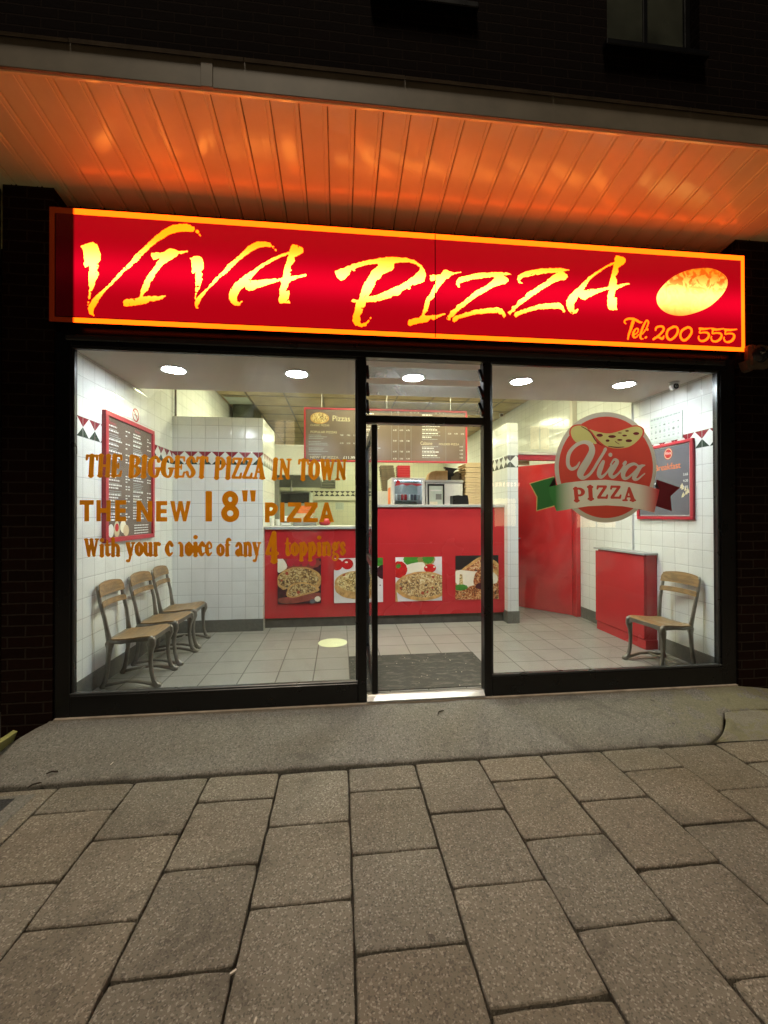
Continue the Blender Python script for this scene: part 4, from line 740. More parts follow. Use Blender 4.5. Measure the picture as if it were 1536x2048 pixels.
for gy in [1.3+.6*i for i in range(13)]: s.box(-1.975, 3.065, gy-.012, gy+.012, 3.2535, 3.2612, 'upvc_grey')
s.build('ceiling_grid', B)
s = MB(); s.box(-1.979, -1.968, .06, 1.84, 0, .14, 'skirting', .003); s.build('skirting_board', B)
s = MB(); s.box(3.058, 3.069, .06, .69, 0, .14, 'skirting', .003); s.build('skirting_board', B); s = MB(); s.box(3.058, 3.069, 1.49, 2.02, 0, .14, 'skirting', .003); s.build('skirting_board', B)

T = thing('tiled_partition', 'white tiled partition with red and green diamond border, between the left wall and the counter', 'partition', (-1.47, 2.2, 0))
s = MB(); s.box(-1.979, -.972, 1.845, 2.71, 0.0, 2.48, 'tile_front'); s.build('partition_wall', T)
s = MB(); s.box(-1.967, -.965, 1.834, 1.8445, 0, .141, 'skirting', .003); s.build('skirting_board', T)
T = thing('tiled_pillar', 'narrow white tiled pillar with grey diamonds, right of the counter', 'pillar', (2.06, 2.1, 0))
s = MB(); s.box(1.985, 2.122, 1.82, 2.41, 0, 2.482, 'tile_pillar'); s.build('pillar_body', T)
s = MB(); s.box(1.975, 2.132, 1.810, 2.42, 0, .15, 'skirting', .004); s.build('skirting_board', T)

# ============================================================ SHOPFRONT (frames, glass, door)
F = thing('shopfront', 'black aluminium shopfront with two big windows and a louvre over the doorway', 'shopfront', (.56, 0, -.05))
s = MB(); ff = -.03; fb = .05
s.box(-2.036, -1.935, ff, fb, -.046, 2.62, 'black_alu', .004); s.box(3.031, 3.161, ff, fb, -.046, 2.62, 'black_alu', .004)
s.box(.0525, .118, ff, fb, -.046, 2.525, 'black_alu', .004); s.box(1.022, 1.083, ff, fb, -.046, 2.525, 'black_alu', .004)
s.box(-1.935, 3.031, ff, fb, 2.525, 2.62, 'black_alu', .004); s.box(-2.036, 3.161, .0, .10, 2.622, 2.70, 'black_alu', .004)
s.box(-1.935, .0525, ff, fb, -.046, .100, 'black_alu', .004); s.box(1.083, 3.031, ff, fb, -.046, .100, 'black_alu', .004)
s.box(.118, 1.022, ff-.003, fb, 2.036, 2.092, 'black_alu', .004)
s.build('frame', F)
for a, b, e in ((-1.935, .0525, 1), (1.083, 3.031, 1)):
    s = MB(); s.box(a, b, -.028, .012, .1005, .116, 'bead', .003); s.box(a, a+.016, -.014, .012, .117, 2.51, 'bead', .003); s.box(b-.016, b, -.014, .012, .117, 2.51, 'bead', .003); s.box(a, b, -.020, .012, 2.511, 2.5245, 'bead', .003); s.build('bead', F)
    s = MB(); s.box(a+.004, b-.004, .014, .020, .104, 2.521, 'window_glass'); s.build('window_pane', F)
s = MB(); s.box(-1.96, 3.06, -.052, -.0305, 2.56, 2.598, 'bead', .006); s.build('head_trim', F)
s = MB(); s.prism([(-.045, -.045), (-.045, -.032), (-.01, -.012), (.0, -.004), (.075, -.004), (.075, -.045)], 'x', .119, 1.021, 'steel'); s.build('threshold', F)
# louvre: three glass blades tilted outwards in black clips
LV = thing('louvre_window', 'three-blade glass louvre window above the doorway', 'louvre window', (.56, 0, 2.09))
for zc in (2.166, 2.297, 2.428):
    s = MB(); a = R(50); dy, dz = .070*math.cos(a), .070*math.sin(a)
    s.prism([(-dy, zc-dz), (-dy+.004, zc-dz-.005), (dy+.004, zc+dz-.005), (dy, zc+dz)], 'x', .142, .998, 'louvre_glass'); s.build('louvre_blade', LV)
    for x in (.121, 1.001):
        s = MB(); s.prism([(-dy-.004, zc-dz+.004), (-dy+.014, zc-dz-.012), (dy+.008, zc+dz-.012), (dy-.010, zc+dz+.006)], 'x', x, x+.020, 'black_alu'); s.build('blade_clip', LV)
s = MB(); s.box(.1185, .1205, -.02, .04, 2.095, 2.52, 'bead'); s.box(1.0195, 1.0215, -.02, .04, 2.095, 2.52, 'bead'); s.build('louvre_channel', LV)
# door leaf swung in through ninety degrees, hinged on the left
D = thing('shop_door', 'black framed glass entrance door standing open inwards', 'door', (.18, .02, 0))
s = MB(); s.box(.160, .204, .0, .062, .006, 2.03, 'black_alu', .004); s.box(.163, .201, .062, .795, .006, .11, 'black_alu', .003); s.box(.163, .201, .062, .795, 1.965, 2.03, 'black_alu', .003); s.box(.1635, .2005, .062, .795, .93, .985, 'black_alu', .003); s.build('door_frame', D); s = MB(); s.box(.163, .201, .7955, .850, .006, 2.03, 'bead', .004); s.build('lock_stile', D)  # black door; its far stile is coloured grey in place of reflected light
s = MB(); s.box(.179, .185, .06, .797, .11, 1.966, 'window_glass'); s.build('door_pane', D)
s = MB(); s.cyl((.145, .822, .78), .011, .42, 'z', 12, 'steel'); s.box(.145, .163, .815, .829, .83, .845, 'steel'); s.box(.145, .163, .815, .829, 1.14, 1.155, 'steel'); s.build('pull_handle', D)
s = MB(); s.box(.150, .1625, .80, .845, .70, .765, 'steel', .003); s.build('lock_plate', D)

# ============================================================ LIT SIGN
SG = thing('shop_sign', 'backlit red sign reading VIVA PIZZA, Tel: 200 555, above the shopfront', 'sign', (.58, 0, 2.674))
SX0, SX1, SZ0, SZ1, SY = -2.051, 3.218, 2.676, 3.461, -.0635
s = MB(); s.box(SX0, SX1, SY+.004, .098, SZ0, SZ1, 'black_alu', .003); s.build('sign_box', SG)
bw = .040
s = MB(); s.box(SX0+bw, .6345, SY+.0005, SY+.004, SZ0+bw, SZ1-bw, 'sign_red'); s.build('sign_panel', SG)
s = MB(); s.box(.6405, SX1-bw*.75, SY+.0005, SY+.004, SZ0+bw, SZ1-bw, 'sign_red'); s.build('sign_panel', SG)
s = MB(); s.box(.6348, .6402, SY-.0035, SY+.003, SZ0+.004, SZ1-.004, 'logo_maroon'); s.build('panel_joint', SG)
s = MB(); y0, y1 = SY, SY+.004
s.box(SX0, SX1, y0, y1, SZ1-bw, SZ1, 'sign_border'); s.box(SX0, SX1, y0, y1, SZ0, SZ0+bw*.8, 'sign_border'); s.box(SX0, SX0+bw*.8, y0, y1, SZ0+bw*.8, SZ1-bw, 'sign_border'); s.box(SX1-bw*.75, SX1, y0, y1, SZ0+bw*.8, SZ1-bw, 'sign_border'); s.build('sign_border', SG)
for nm, data in (('lettering', VIVA), ('lettering', PIZZA)):
    s = MB(); shape_mesh(s, data, .0042, onplane(SY-.0012), 'sign_yellow', rough=.0045, dry=1.0); s.build(nm, SG, fix=False)
s = MB(); shape_mesh(s, DISC, .006, onplane(SY-.0012), 'sign_pizza', smooth=True); s.build('pizza_emblem', SG, fix=False)
s = MB(); shape_mesh(s, TEL, .0032, onplane(SY-.0012), 'sign_border', rough=.0012); s.build('phone_number', SG, fix=False)

# ============================================================ VINYL LETTERING ON THE LEFT WINDOW
YW = .0125
def vinyl(name, shapes, label, h=.0036, smooth=False):
    s = MB(); shape_mesh(s, shapes, h, onplane(YW), 'amber_vinyl', smooth=smooth)
    return tag(s.build(name, fix=False), label, 'window lettering', 'amber lettering on the left window')
L1 = word('THE', -1.864, -1.62, 1.62, .160, .05)+word('BIGGEST', -1.580, -1.035, 1.617, .158, .05)+word('PIZZA', -.992, -.625, 1.611, .160, .06)+word('IN', -.583, -.440, 1.608, .158, .07)+word('TOWN', -.39, -.028, 1.606, .160, .04)
vinyl('window_lettering', L1, 'amber serif vinyl words THE BIGGEST PIZZA IN TOWN along the top of the left window')
def pol(*p): return ('p', list(p))
def blockword(spec, x0, x1, z0, z1):
    out = []; W = x1-x0; H = z1-z0
    for shp in spec:
        kind, pts = shp; out.append((kind, [(x0+p[0]*W, z0+p[1]*H) for p in pts]))
    return out
def bl(ch, x0, x1):
    t = .26
    def r(a, b, c, d): return ('p', [(a, c), (b, c), (b, d), (a, d)])
    q = {'T': [r(0, 1, .78, 1), r(.33, .67, 0, .8)], 'H': [r(0, .30, 0, 1), r(.70, 1, 0, 1), r(.25, .75, .40, .62)], 'E': [r(0, .42, 0, 1), r(.3, 1, .79, 1), r(.3, .95, .40, .60), r(.3, 1, 0, .21)],
         'N': [r(0, .28, 0, 1), r(.72, 1, 0, 1), ('p', [(.0, 1), (.28, 1), (1, 0), (.72, 0)])],
         'W': [('p', [(0, 1), (.22, 1), (.36, 0), (.22, 0)]), ('p', [(.40, 1), (.60, 1), (.38, 0), (.22, 0)]), ('p', [(.40, 1), (.60, 1), (.78, 0), (.62, 0)]), ('p', [(1, 1), (.80, 1), (.62, 0), (.78, 0)])],
         'I': [r(0, 1, 0, 1)], 'P': [r(0, .36, 0, 1), ('s', [(.2, .87, .13), (.6, .87, .13), (.82, .70, .13), (.6, .46, .13), (.2, .46, .13)])],
         'Z': [r(.08, .98, .79, 1), r(0, 1, 0, .21), ('p', [(.60, .80), (1.0, .80), (.42, .2), (0, .2)])], 'A': [('p', [(.36, 1), (.60, 1), (1, 0), (.70, 0)]), ('p', [(.36, 1), (.62, 1), (.30, 0), (0, 0)]), r(.2, .8, .18, .38)]}[ch]
    out = []
    for k_, p in q: out.append((k_, [((x0+(x1-x0)*a[0], a[1]) if len(a) == 2 else (x0+(x1-x0)*a[0], a[1], a[2])) for a in p]))
    return out
def blk(txt, xs, z0, z1):
    out = []
    for ch, (a, b) in zip(txt, xs):
        for k_, p in bl(ch, a, b): out.append((k_, [(q[0], z0+q[1]*(z1-z0)) if len(q) == 2 else (q[0], z0+q[1]*(z1-z0), q[2]*(z1-z0)*.95) for q in p]))
    return out
L2 = blk('THE', [(-1.898, -1.806), (-1.788, -1.694), (-1.664, -1.590)], 1.306, 1.456)+blk('NEW', [(-1.520, -1.414), (-1.388, -1.312), (-1.292, -1.150)], 1.303, 1.450)
L2 += [('p', [(-1.048, 1.302), (-1.002, 1.302), (-1.002, 1.520), (-1.012, 1.523), (-1.038, 1.523), (-1.048, 1.520)])]
ring = lambda cx, cz, rx, rz, r: ('s', [(cx+rx*math.cos(2*math.pi*k/24), cz+rz*math.sin(2*math.pi*k/24), r) for k in range(25)])
L2 += [ring(-.8745, 1.463, .036, .040, .0215), ring(-.8745, 1.361, .043, .043, .0215)]
for a in (-.792, -.735): L2.append(('p', [(a, 1.530), (a+.043, 1.530), (a+.037, 1.447), (a+.009, 1.447)]))
L2 += blk('PIZZA', [(-.627, -.535), (-.518, -.486), (-.470, -.362), (-.350, -.242), (-.232, -.122)], 1.294, 1.441)
vinyl('window_lettering', L2, 'amber block vinyl words THE NEW 18" PIZZA in the middle row of the left window')
L3 = word('With', -1.869, -1.626, 1.056, .130)+word('your', -1.592, -1.358, 1.055, .150)+word('c', -1.326, -1.270, 1.053, .158)+word('1', -1.240, -1.196, 1.050, .155)+word('oice', -1.190, -1.0, 1.050, .155)+word('of', -.971, -.872, 1.047, .135)+word('any', -.840, -.656, 1.045, .155)
L3 += word('4', -.625, -.530, .995, .232)+word('toppings', -.483, -.034, 1.043, .150)
vinyl('window_lettering', L3, 'amber serif vinyl line With your choice of any 4 toppings, lowest on the left window')

# ============================================================ LOGO STICKER ON THE RIGHT WINDOW
LG = thing('logo_sticker', 'round red Viva PIZZA sticker with green and red ribbon on the right window', 'sticker', (2.04, YW, 1.27))
def lay(keys, mat, name, cuts=(), h=.005, sm=(), d=0.0, extra=None):
    sh = []
    for k_ in keys:
        for q in LOGO[k_]: sh.append((q[0], smooth_poly(q[1])) if (k_ in sm and q[0] == 'p') else q)
    if extra: sh += extra
    for k_ in cuts:
        src = LOGO[k_] if isinstance(k_, str) else k_
        for q in src: sh.append(({'p': 'c', 's': 'k'}[q[0]], smooth_poly(q[1]) if (isinstance(k_, str) and k_ in ('slice', 'slice_edge') and q[0] == 'p') else q[1]))
    s = MB(); shape_mesh(s, sh, h, onplane(YW-d), mat); return s.build(name, LG, fix=False)
def thin(sh, f): return [(k_, [(p[0], p[1], p[2]*f) for p in q]) for k_, q in sh]
W = []
for ch, a, b, zb, zt, sl in (('P', 1.772, 1.880, 1.452, 1.558, -.10), ('I', 1.886, 1.956, 1.466, 1.572, -.06), ('Z', 1.966, 2.070, 1.474, 1.578, -.02), ('Z', 2.080, 2.184, 1.474, 1.577, .02), ('A', 2.188, 2.312, 1.455, 1.562, .02)): W += word(ch, a, b, zb, zt-zb, sl)
W = thin(W, 1.08)
lay(['rim'], 'logo_grey', 'rim', ['red', 'ribbon', 'slice_edge'])
lay(['red'], 'logo_red', 'red_disc', ['ribbon', 'slice_edge', 'viva'], .004)
lay(['slice_edge'], 'logo_red', 'slice_edge', ['slice', 'viva'], .004, sm=('slice_edge',))
lay(['slice'], 'logo_cream', 'pizza_slice', ['toppings', 'viva'], .003, sm=('slice',))
lay(['toppings'], 'logo_maroon', 'slice_toppings', ['viva'], .0025)
lay(['viva'], 'logo_grey', 'script_word', ['ribbon'], .003)
lay(['edge_l'], 'logo_cream', 'ribbon_edge', ['tail_l', 'rim', 'ribbon', 'fold_l'], .003)
lay(['tail_l'], 'logo_green', 'ribbon_tail', ['ribbon', 'rim', 'fold_l'], .004); lay(['tail_r'], 'logo_maroon', 'ribbon_tail', ['ribbon', 'rim', 'fold_r'], .004)
lay(['fold_l'], 'logo_dark', 'ribbon_fold', ['ribbon', 'rim'], .003); lay(['fold_r'], 'logo_dark', 'ribbon_fold', ['ribbon', 'rim'], .003)
lay(['ribbon'], 'logo_ribbon', 'ribbon', [W], .003)
s = MB(); shape_mesh(s, W, .003, onplane(YW), 'logo_red'); s.build('ribbon_word', LG, fix=False)

# ============================================================ SCHOOL CHAIRS
HV = lambda l: [(a, b, c_, p*1.30, q*1.25) for a, b, c_, p, q in l]
def make_chair(label):
    t = thing('school_chair', label, 'chair', (0, 0, 0), 'wooden school chairs with iron frames')
    # seat: plywood sheet, dished towards the back and rolled at the front
    s = MB(); nx, ny = 18, 14; k = s._m('chair_wood'); i0 = len(s.v)
    def zt(u, v): return .402-.022*(1-u)-.013*math.sin(math.pi*min(1, u/.75))*(1-.5*abs(2*v-1)**2)+.004*abs(2*v-1)**2-(.010*max(0, (u-.88)/.12)**2)
    for side_ in (0, 1):
        for i in range(nx+1):
            for j in range(ny+1):
                u, v = i/nx, j/ny; x = -.165+.345*u; hw = (.168+.024*u); e = 0
                d = min(i, nx-i)/nx*.345; rr = .035
                if d < rr: hw -= rr-math.sqrt(rr*rr-(rr-d)**2)
                s.v.append((x, -hw+2*hw*v, zt(u, v)-side_*.009))
    q = (nx+1)*(ny+1)
    for i in range(nx):
        for j in range(ny):
            a = i0+i*(ny+1)+j; s.f.append((a, a+ny+1, a+ny+2, a+1)); s.mi.append(k); a += q; s.f.append((a, a+1, a+ny+2, a+ny+1)); s.mi.append(k)
    for i in range(nx):
        for j in (0, ny): a = i0+i*(ny+1)+j; s.f.append((a, a+ny+1, a+ny+1+q, a+q)); s.mi.append(k)
    for j in range(ny):
        for i in (0, nx): a = i0+i*(ny+1)+j; s.f.append((a, a+1, a+1+q, a+q)); s.mi.append(k)
    s.build('seat', t, smooth=False)
    xb = lambda z: -.155-.075*((z-.39)/.44)**1.2       # back posts lean backwards
    def slat(z0, z1, hw, arch, name):
        s = MB(); n = 22; k = s._m('chair_wood'); i0 = 0
        for side_ in (0, 1):
            for j in range(n+1):
                v = -1+2*j/n; y = hw*v; xo = -.020*(1-v*v)+.012-.009*side_
                top = z1-(arch*abs(v)**2.0+arch*1.6*max(0, abs(v)-.86)/.14*abs(v)**8); bot = z0+.004*(1-v*v)
                for z in (bot, (bot+top)/2, top): s.v.append((xb(z)+xo, y, z))
        m3 = 3*(n+1)
        for j in range(n):
            for a in (0, 1):
                b = j*3+a; s.f.append((b, b+3, b+4, b+1)); s.mi.append(k); b += m3; s.f.append((b, b+1, b+4, b+3)); s.mi.append(k)
            for a in (0, 2): b = j*3+a; s.f.append((b, b+3, b+3+m3, b+m3)); s.mi.append(k)
        for j in (0, n):
            for a in (0, 1): b = j*3+a; s.f.append((b, b+1, b+1+m3, b+m3)); s.mi.append(k)
        s.build(name, t, smooth=False)
    slat(.713, .820, .186, .022, 'backrest'); slat(.628, .676, .182, .004, 'back_slat')
    for sgn in (-1, 1):
        y = .172*sgn; ys = .155*sgn
        s = MB(); s.sweep(HV([(.172, y*1.04, .392, .012, .012), (.174, y*1.05, .375, .020, .012), (.170, y*1.04, .335, .026, .011), (.162, y*1.02, .28, .016, .010), (.160, y, .20, .0115, .010), (.168, y, .11, .011, .010), (.184, y, .05, .013, .011), (.206, y*1.02, .018, .017, .013), (.224, y*1.03, .008, .022, .016), (.238, y*1.03, .002, .012, .012)]), 'iron', 10); s.build('leg', t, smooth=True)
        s = MB(); s.sweep(HV([(-.150, ys, .372, .014, .012), (-.148, ys, .345, .026, .011), (-.150, ys, .31, .017, .010), (-.158, ys, .22, .012, .010), (-.168, ys, .12, .012, .010), (-.182, ys, .05, .013, .011), (-.200, ys, .008, .017, .013), (-.208, ys, .001, .012, .012)]), 'iron', 10); s.build('leg', t, smooth=True)
        s = MB(); s.sweep(HV([(-.150, ys*1.02, .366, .014, .010), (-.06, ys*1.06, .358, .012, .010), (.05, ys*1.1, .372, .012, .010), (.13, y*1.02, .378, .016, .010), (.175, y*1.04, .384, .014, .010)]), 'iron', 10); s.build('seat_rail', t, smooth=True)
        s = MB(); s.sweep(HV([(-.150, ys*1.02, .37, .016, .009), (xb(.45), ys*1.06, .45, .012, .009), (xb(.55), y*1.0, .55, .0105, .009), (xb(.68)-.008, y*1.02, .68, .010, .0085), (xb(.77)-.006, y*1.02, .77, .009, .008), (xb(.797)-.004, y*1.02, .797, .005, .005)]), 'iron', 10); s.build('back_post', t, smooth=True)
        s = MB(); s.sweep(HV([(.212, y, .016, .011, .012), (.15, y, .030, .010, .010), (.06, y*.98, .048, .009, .009), (-.02, ys, .050, .009, .009), (-.10, ys, .036, .009, .009), (-.185, ys, .022, .010, .010)]), 'iron', 10); s.build('runner', t, smooth=True)
    s = MB(); s.prism([(-.178, .392), (.178, .392), (.178, .345), (.172, .315), (.160, .335), (.140, .352), (.10, .358), (-.10, .358), (-.140, .352), (-.160, .335), (-.172, .315), (-.178, .345)], 'x', .168, .184, 'iron'); s.build('front_rail', t)
    s = MB(); s.sweep(HV([(-.150, -.155, .372, .010, .010), (-.150, 0, .368, .010, .010), (-.150, .155, .372, .010, .010)]), 'iron', 8, Vector((0, 0, 1))); s.build('cross_bar', t); s = MB(); s.sweep(HV([(-.02, -.155, .05, .007, .007), (-.02, .155, .05, .007, .007)]), 'iron', 8, Vector((0, 0, 1))); s.build('cross_bar', t)
    return t
ch = make_chair('wooden school chair nearest the window in the row of three by the left wall')
ch.location = (-1.722, .495, 0); ch.rotation_euler = (0, 0, R(1))
c2 = tree_copy(ch); c2.location = (-1.716, .975, 0); c2.rotation_euler = (0, 0, R(-2)); c2['label'] = 'wooden school chair in the middle of the row of three by the left wall'
c3 = tree_copy(ch); c3.location = (-1.722, 1.430, 0); c3.rotation_euler = (0, 0, R(2)); c3['label'] = 'wooden school chair farthest back in the row of three, beside the tiled partition'
c4 = tree_copy(ch); c4.location = (2.790, .335, 0); c4.rotation_euler = (0, 0, R(187)); c4['label'] = 'lone pale wooden school chair beside the red cabinet at the right wall'

ORD = ['first', 'second', 'third', 'fourth', 'fifth', 'sixth', 'seventh', 'eighth', 'ninth', 'tenth', 'eleventh', 'twelfth', 'thirteenth', 'fourteenth', 'fifteenth', 'sixteenth', 'seventeenth', 'eighteenth', 'nineteenth', 'twentieth', 'twenty-first', 'twenty-second', 'twenty-third', 'twenty-fourth', 'twenty-fifth']

# ============================================================ COUNTER WITH FOUR PIZZA PICTURES
CT = thing('service_counter', 'red service counter in two heights with four pizza pictures on its front', 'counter', (.5, 2.2, 0))
s = MB(); s.box(-.968, .205, 1.935, 2.50, .115, 1.172, 'red_laminate', .002); s.box(.207, 2.017, 1.925, 2.50, .115, 1.437, 'red_laminate', .002); s.build('front_panel', CT)
s = MB(); s.box(.36, 1.95, 1.9235, 1.9255, .990, .992, 'red_frame'); s.build('panel_line', CT)
s = MB(); s.box(-.966, 1.984, 1.955, 2.45, 0, .1145, 'plinth', .002); s.build('plinth', CT)
s = MB(); s.box(-.971, .206, 1.905, 2.52, 1.173, 1.208, 'worktop', .004); s.build('worktop', CT)
s = MB(); s.box(.195, 1.984, 1.895, 2.52, 1.438, 1.472, 'worktop', .004); s.build('worktop', CT)
PYF = 1.921
def clip_rect(poly, x0, x1, z0, z1):
    for ax, lim, sg in ((0, x0, 1), (0, x1, -1), (1, z0, 1), (1, z1, -1)):
        o = []; n = len(poly)
        for i in range(n):
            a, b = poly[i], poly[(i+1) % n]; da = sg*(a[ax]-lim); db = sg*(b[ax]-lim)
            if da >= 0: o.append(a)
            if (da >= 0) != (db >= 0): t = da/(da-db); o.append((a[0]+(b[0]-a[0])*t, a[1]+(b[1]-a[1])*t))
        poly = o
        if not poly: break
    return poly
class Pic:
    def __init__(s, x0, x1, z0, z1, bg): s.r = (x0, x1, z0, z1); s.mb = MB(); s.d = 0; s.poly([(0, 0), (1, 0), (1, 1), (0, 1)], bg)
    def poly(s, pts, mat, sm=False):
        x0, x1, z0, z1 = s.r
        if sm: pts = smooth_poly(pts)
        q = clip_rect([(x0+p[0]*(x1-x0), z0+p[1]*(z1-z0)) for p in pts], *s.r)
        if q: s.d += .0004; s.mb.face([(p[0], PYF-s.d, p[1]) for p in q], mat)
    def disc(s, cx, cz, rx, rz, mat, wob=0.0, n=40):
        s.poly([(cx+rx*math.cos(2*math.pi*k/n)*(1+wob*math.sin(k*2.3)), cz+rz*math.sin(2*math.pi*k/n)*(1+wob*math.sin(k*1.7+1))) for k in range(n)], mat)
    def build(s, label): o = s.mb.build('picture', CT, fix=False); o['label'] = label
p = Pic(-.816, -.305, .285, .825, 'plum_dark')
p.disc(.5, .9, .5, .16, 'board_wood', .05); p.poly([(0, 1), (.12, 1), (.22, .82), (.1, .72), (0, .72)], 'cheese_white', True)
for x in (.3, .45, .62, .8): p.disc(x, .93, .09, .1, 'red_frame', .06)
p.disc(.5, .52, .52, .30, 'crust', .01); p.disc(.48, .54, .46, .25, 'topping_ham', .02)
p.poly([(.0, .28), (.22, .34), (.3, .12), (.05, .06)], 'plum_dark'); p.poly([(.02, .13), (.4, .17), (.95, .24), (1, .14), (.5, .03), (.1, .02)], 'board_wood', True)
p.poly([(.2, .20), (.30, .42), (.62, .48), (.92, .36), (.93, .27), (.6, .19), (.35, .14)], 'crust', True); p.poly([(.24, .22), (.33, .40), (.62, .45), (.86, .36), (.84, .29), (.58, .22), (.37, .17)], 'topping_ham', True)
p.disc(.92, .1, .07, .06, 'cheese_white', .1); p.disc(.8, .05, .06, .05, 'menu_blue', .2); p.build('cut pizza on a dark board')
p = Pic(-.150, .443, .283, .822, 'white_plate')
p.disc(.06, .86, .12, .13, 'tomato'); p.disc(.27, .87, .12, .12, 'tomato'); p.disc(.25, .91, .03, .02, 'cheese_white'); p.disc(.95, .92, .09, .12, 'pepper_green', .1); p.disc(1.0, .68, .13, .16, 'plum_dark')
p.disc(.45, .36, .44, .28, 'crust', .01); p.disc(.45, .45, .44, .26, 'crust', .005); p.disc(.45, .47, .39, .22, 'topping_veg', .02); p.disc(.94, .38, .012, .015, 'plum_dark'); p.build('deep pizza with tomatoes behind')
p = Pic(.597, 1.178, .283, .825, 'white_plate')
p.disc(.34, .95, .17, .14, 'pepper_green', .06); p.disc(.66, .95, .19, .16, 'logo_cream', .05); p.disc(.70, .97, .12, .12, 'pepper_green', .1); p.poly([(.2, .66), (.24, .82), (.58, .88), (.64, .74), (.60, .66)], 'cheese_white', True)
p.disc(.08, .72, .17, .19, 'tomato', .03); p.disc(.06, .80, .05, .05, 'pepper_green', .3); p.disc(.74, .74, .13, .10, 'tomato', .02); p.disc(.66, .77, .02, .02, 'cheese_white'); p.disc(.83, .77, .02, .02, 'cheese_white'); p.disc(.98, .74, .10, .10, 'white_plastic')
p.poly([(0, .45), (.05, .0), (0, 0)], 'crust'); p.disc(.58, .34, .59, .33, 'crust', .006); p.disc(.60, .36, .53, .275, 'topping_mushroom', .012); p.build('large mushroom pizza with vegetables behind')
p = Pic(1.349, 1.905, .286, .835, 'logo_dark')
p.poly([(0, .68), (.3, .66), (1, .62), (1, 0), (0, 0)], 'topping_pepperoni'); p.poly([(.10, .62), (.3, .80), (.58, .97), (.80, .93), (1, .8), (1, .55), (.5, .60)], 'crust', True); p.poly([(.2, .66), (.45, .82), (.62, .93), (.8, .86), (.98, .7), (.6, .64)], 'topping_pepperoni', True)
p.poly([(0, .40), (.02, .66), (.40, .64), (.9, .60), (.95, .36), (.5, .34), (.2, .28)], 'cheese_white', True); p.poly([(.08, .30), (.10, .58), (.16, .58), (.18, .30)], 'topping_veg'); p.poly([(.42, .34), (.46, .60), (.60, .62), (.62, .38)], 'topping_pepperoni', True); p.disc(.12, .28, .16, .07, 'pepper_green', .08); p.disc(.64, .30, .18, .08, 'plum_dark', .05); p.build('pizza slice being lifted against black')

# back counter behind the screen of the tall counter, with the fridges on it
s = MB(); s.box(.50, 2.0, 2.60, 3.35, 0, 1.16, 'white_plastic', .003); s.box(.49, 2.01, 2.58, 3.36, 1.161, 1.20, 'worktop', .004)
tag(s.build('back_counter'), 'white back counter carrying the fridges behind the red counter', 'counter')
FR = thing('drinks_fridge', 'white countertop fridge with cans and a glass door, left of the black-framed one', 'fridge', (.88, 2.9, 1.2))
s = MB(); x0, x1, y0, y1, z0, z1 = .640, 1.119, 2.65, 3.12, 1.201, 1.868
s.box(x0, x1, y0+.05, y1, z0, z0+.05, 'white_plastic', .004); s.box(x0, x1, y0+.05, y1, z1-.03, z1, 'white_plastic', .004); s.box(x0, x0+.03, y0+.05, y1, z0+.05, z1-.03, 'white_plastic'); s.box(x1-.03, x1, y0+.05, y1, z0+.05, z1-.03, 'white_plastic'); s.box(x0+.03, x1-.03, y1-.03, y1, z0+.05, z1-.03, 'paper'); s.build('cabinet', FR)
s = MB()
for q in ((x0, x0+.045, z0, z1), (x1-.040, x1, z0, z1), (x0+.045, x1-.04, z0, z0+.06), (x0+.045, x1-.04, z1-.038, z1)): s.box(q[0], q[1], y0, y0+.045, q[2], q[3], 'white_plastic', .003)
dr = s.build('door', FR); s = MB(); s.box(x0+.045, x1-.04, y0+.016, y0+.022, z0+.06, z1-.038, 'fridge_glass'); s.build('pane', dr)
s = MB(); s.face([(x0-.0006, y0+.10, 1.50), (x0-.0006, y1-.06, 1.50), (x0-.0006, y1-.06, 1.74), (x0-.0006, y0+.10, 1.74)], 'orange_bag'); s.build('side_picture', FR)
s = MB(); s.cyl((x0+.095, y0+.0145, 1.802), .03, .0012, 'y', 20, 'tomato'); s.build('badge', FR)
s = MB()
for i in range(9): s.disc if False else None
s.prism([(x0+.05, 1.752), (x0+.07, 1.795), (.9, 1.79), (1.07, 1.785), (1.078, 1.762), (1.0, 1.75), (.93, 1.775), (.86, 1.755), (.80, 1.778), (.74, 1.76)], 'y', y0+.013, y0+.0145, 'red_frame'); s.build('banner', FR)
s = MB(); s.box(x0+.05, x1-.05, y0+.06, y1-.04, 1.545, 1.551, 'steel'); s.build('shelf', FR)
for i, m in enumerate(('white_plastic', 'grey_plastic', 'tomato', 'tomato', 'white_plastic', 'menu_blue', 'menu_blue', 'steel')):
    c = MB(); cx = x0+.075+i*.047; c.lathe((cx, y0+.10, 1.5515), [(.0, 0), (.019, .001), (.021, .008), (.021, .075), (.016, .085), (.0, .086)], 14, m)
    tag(c.build('drinks_can', smooth=False), '%s drinks can, %s from the left on the countertop fridge shelf' % ({'white_plastic': 'white', 'grey_plastic': 'grey', 'tomato': 'red', 'menu_blue': 'blue', 'steel': 'silver'}[m], ORD[i]), 'can', 'cans on the shelf in the countertop fridge')
s = MB(); s.box(x0+.05, x1-.05, y0+.06, y0+.075, z1-.0365, z1-.0315, 'fridge_lamp'); s.build('fridge_light', FR)
F2 = thing('undercounter_fridge', 'white cooler with a black-framed glass door, between the drinks fridge and the white panel', 'fridge', (1.28, 2.9, 1.2))
s = MB(); s.box(1.135, 1.672, 2.67, 3.14, 1.201, 1.797, 'white_plastic', .003); s.build('cabinet', F2); s = MB(); s.box(1.125, 1.680, 2.652, 3.15, 1.798, 1.838, 'worktop', .004); s.build('top', F2)
s = MB()
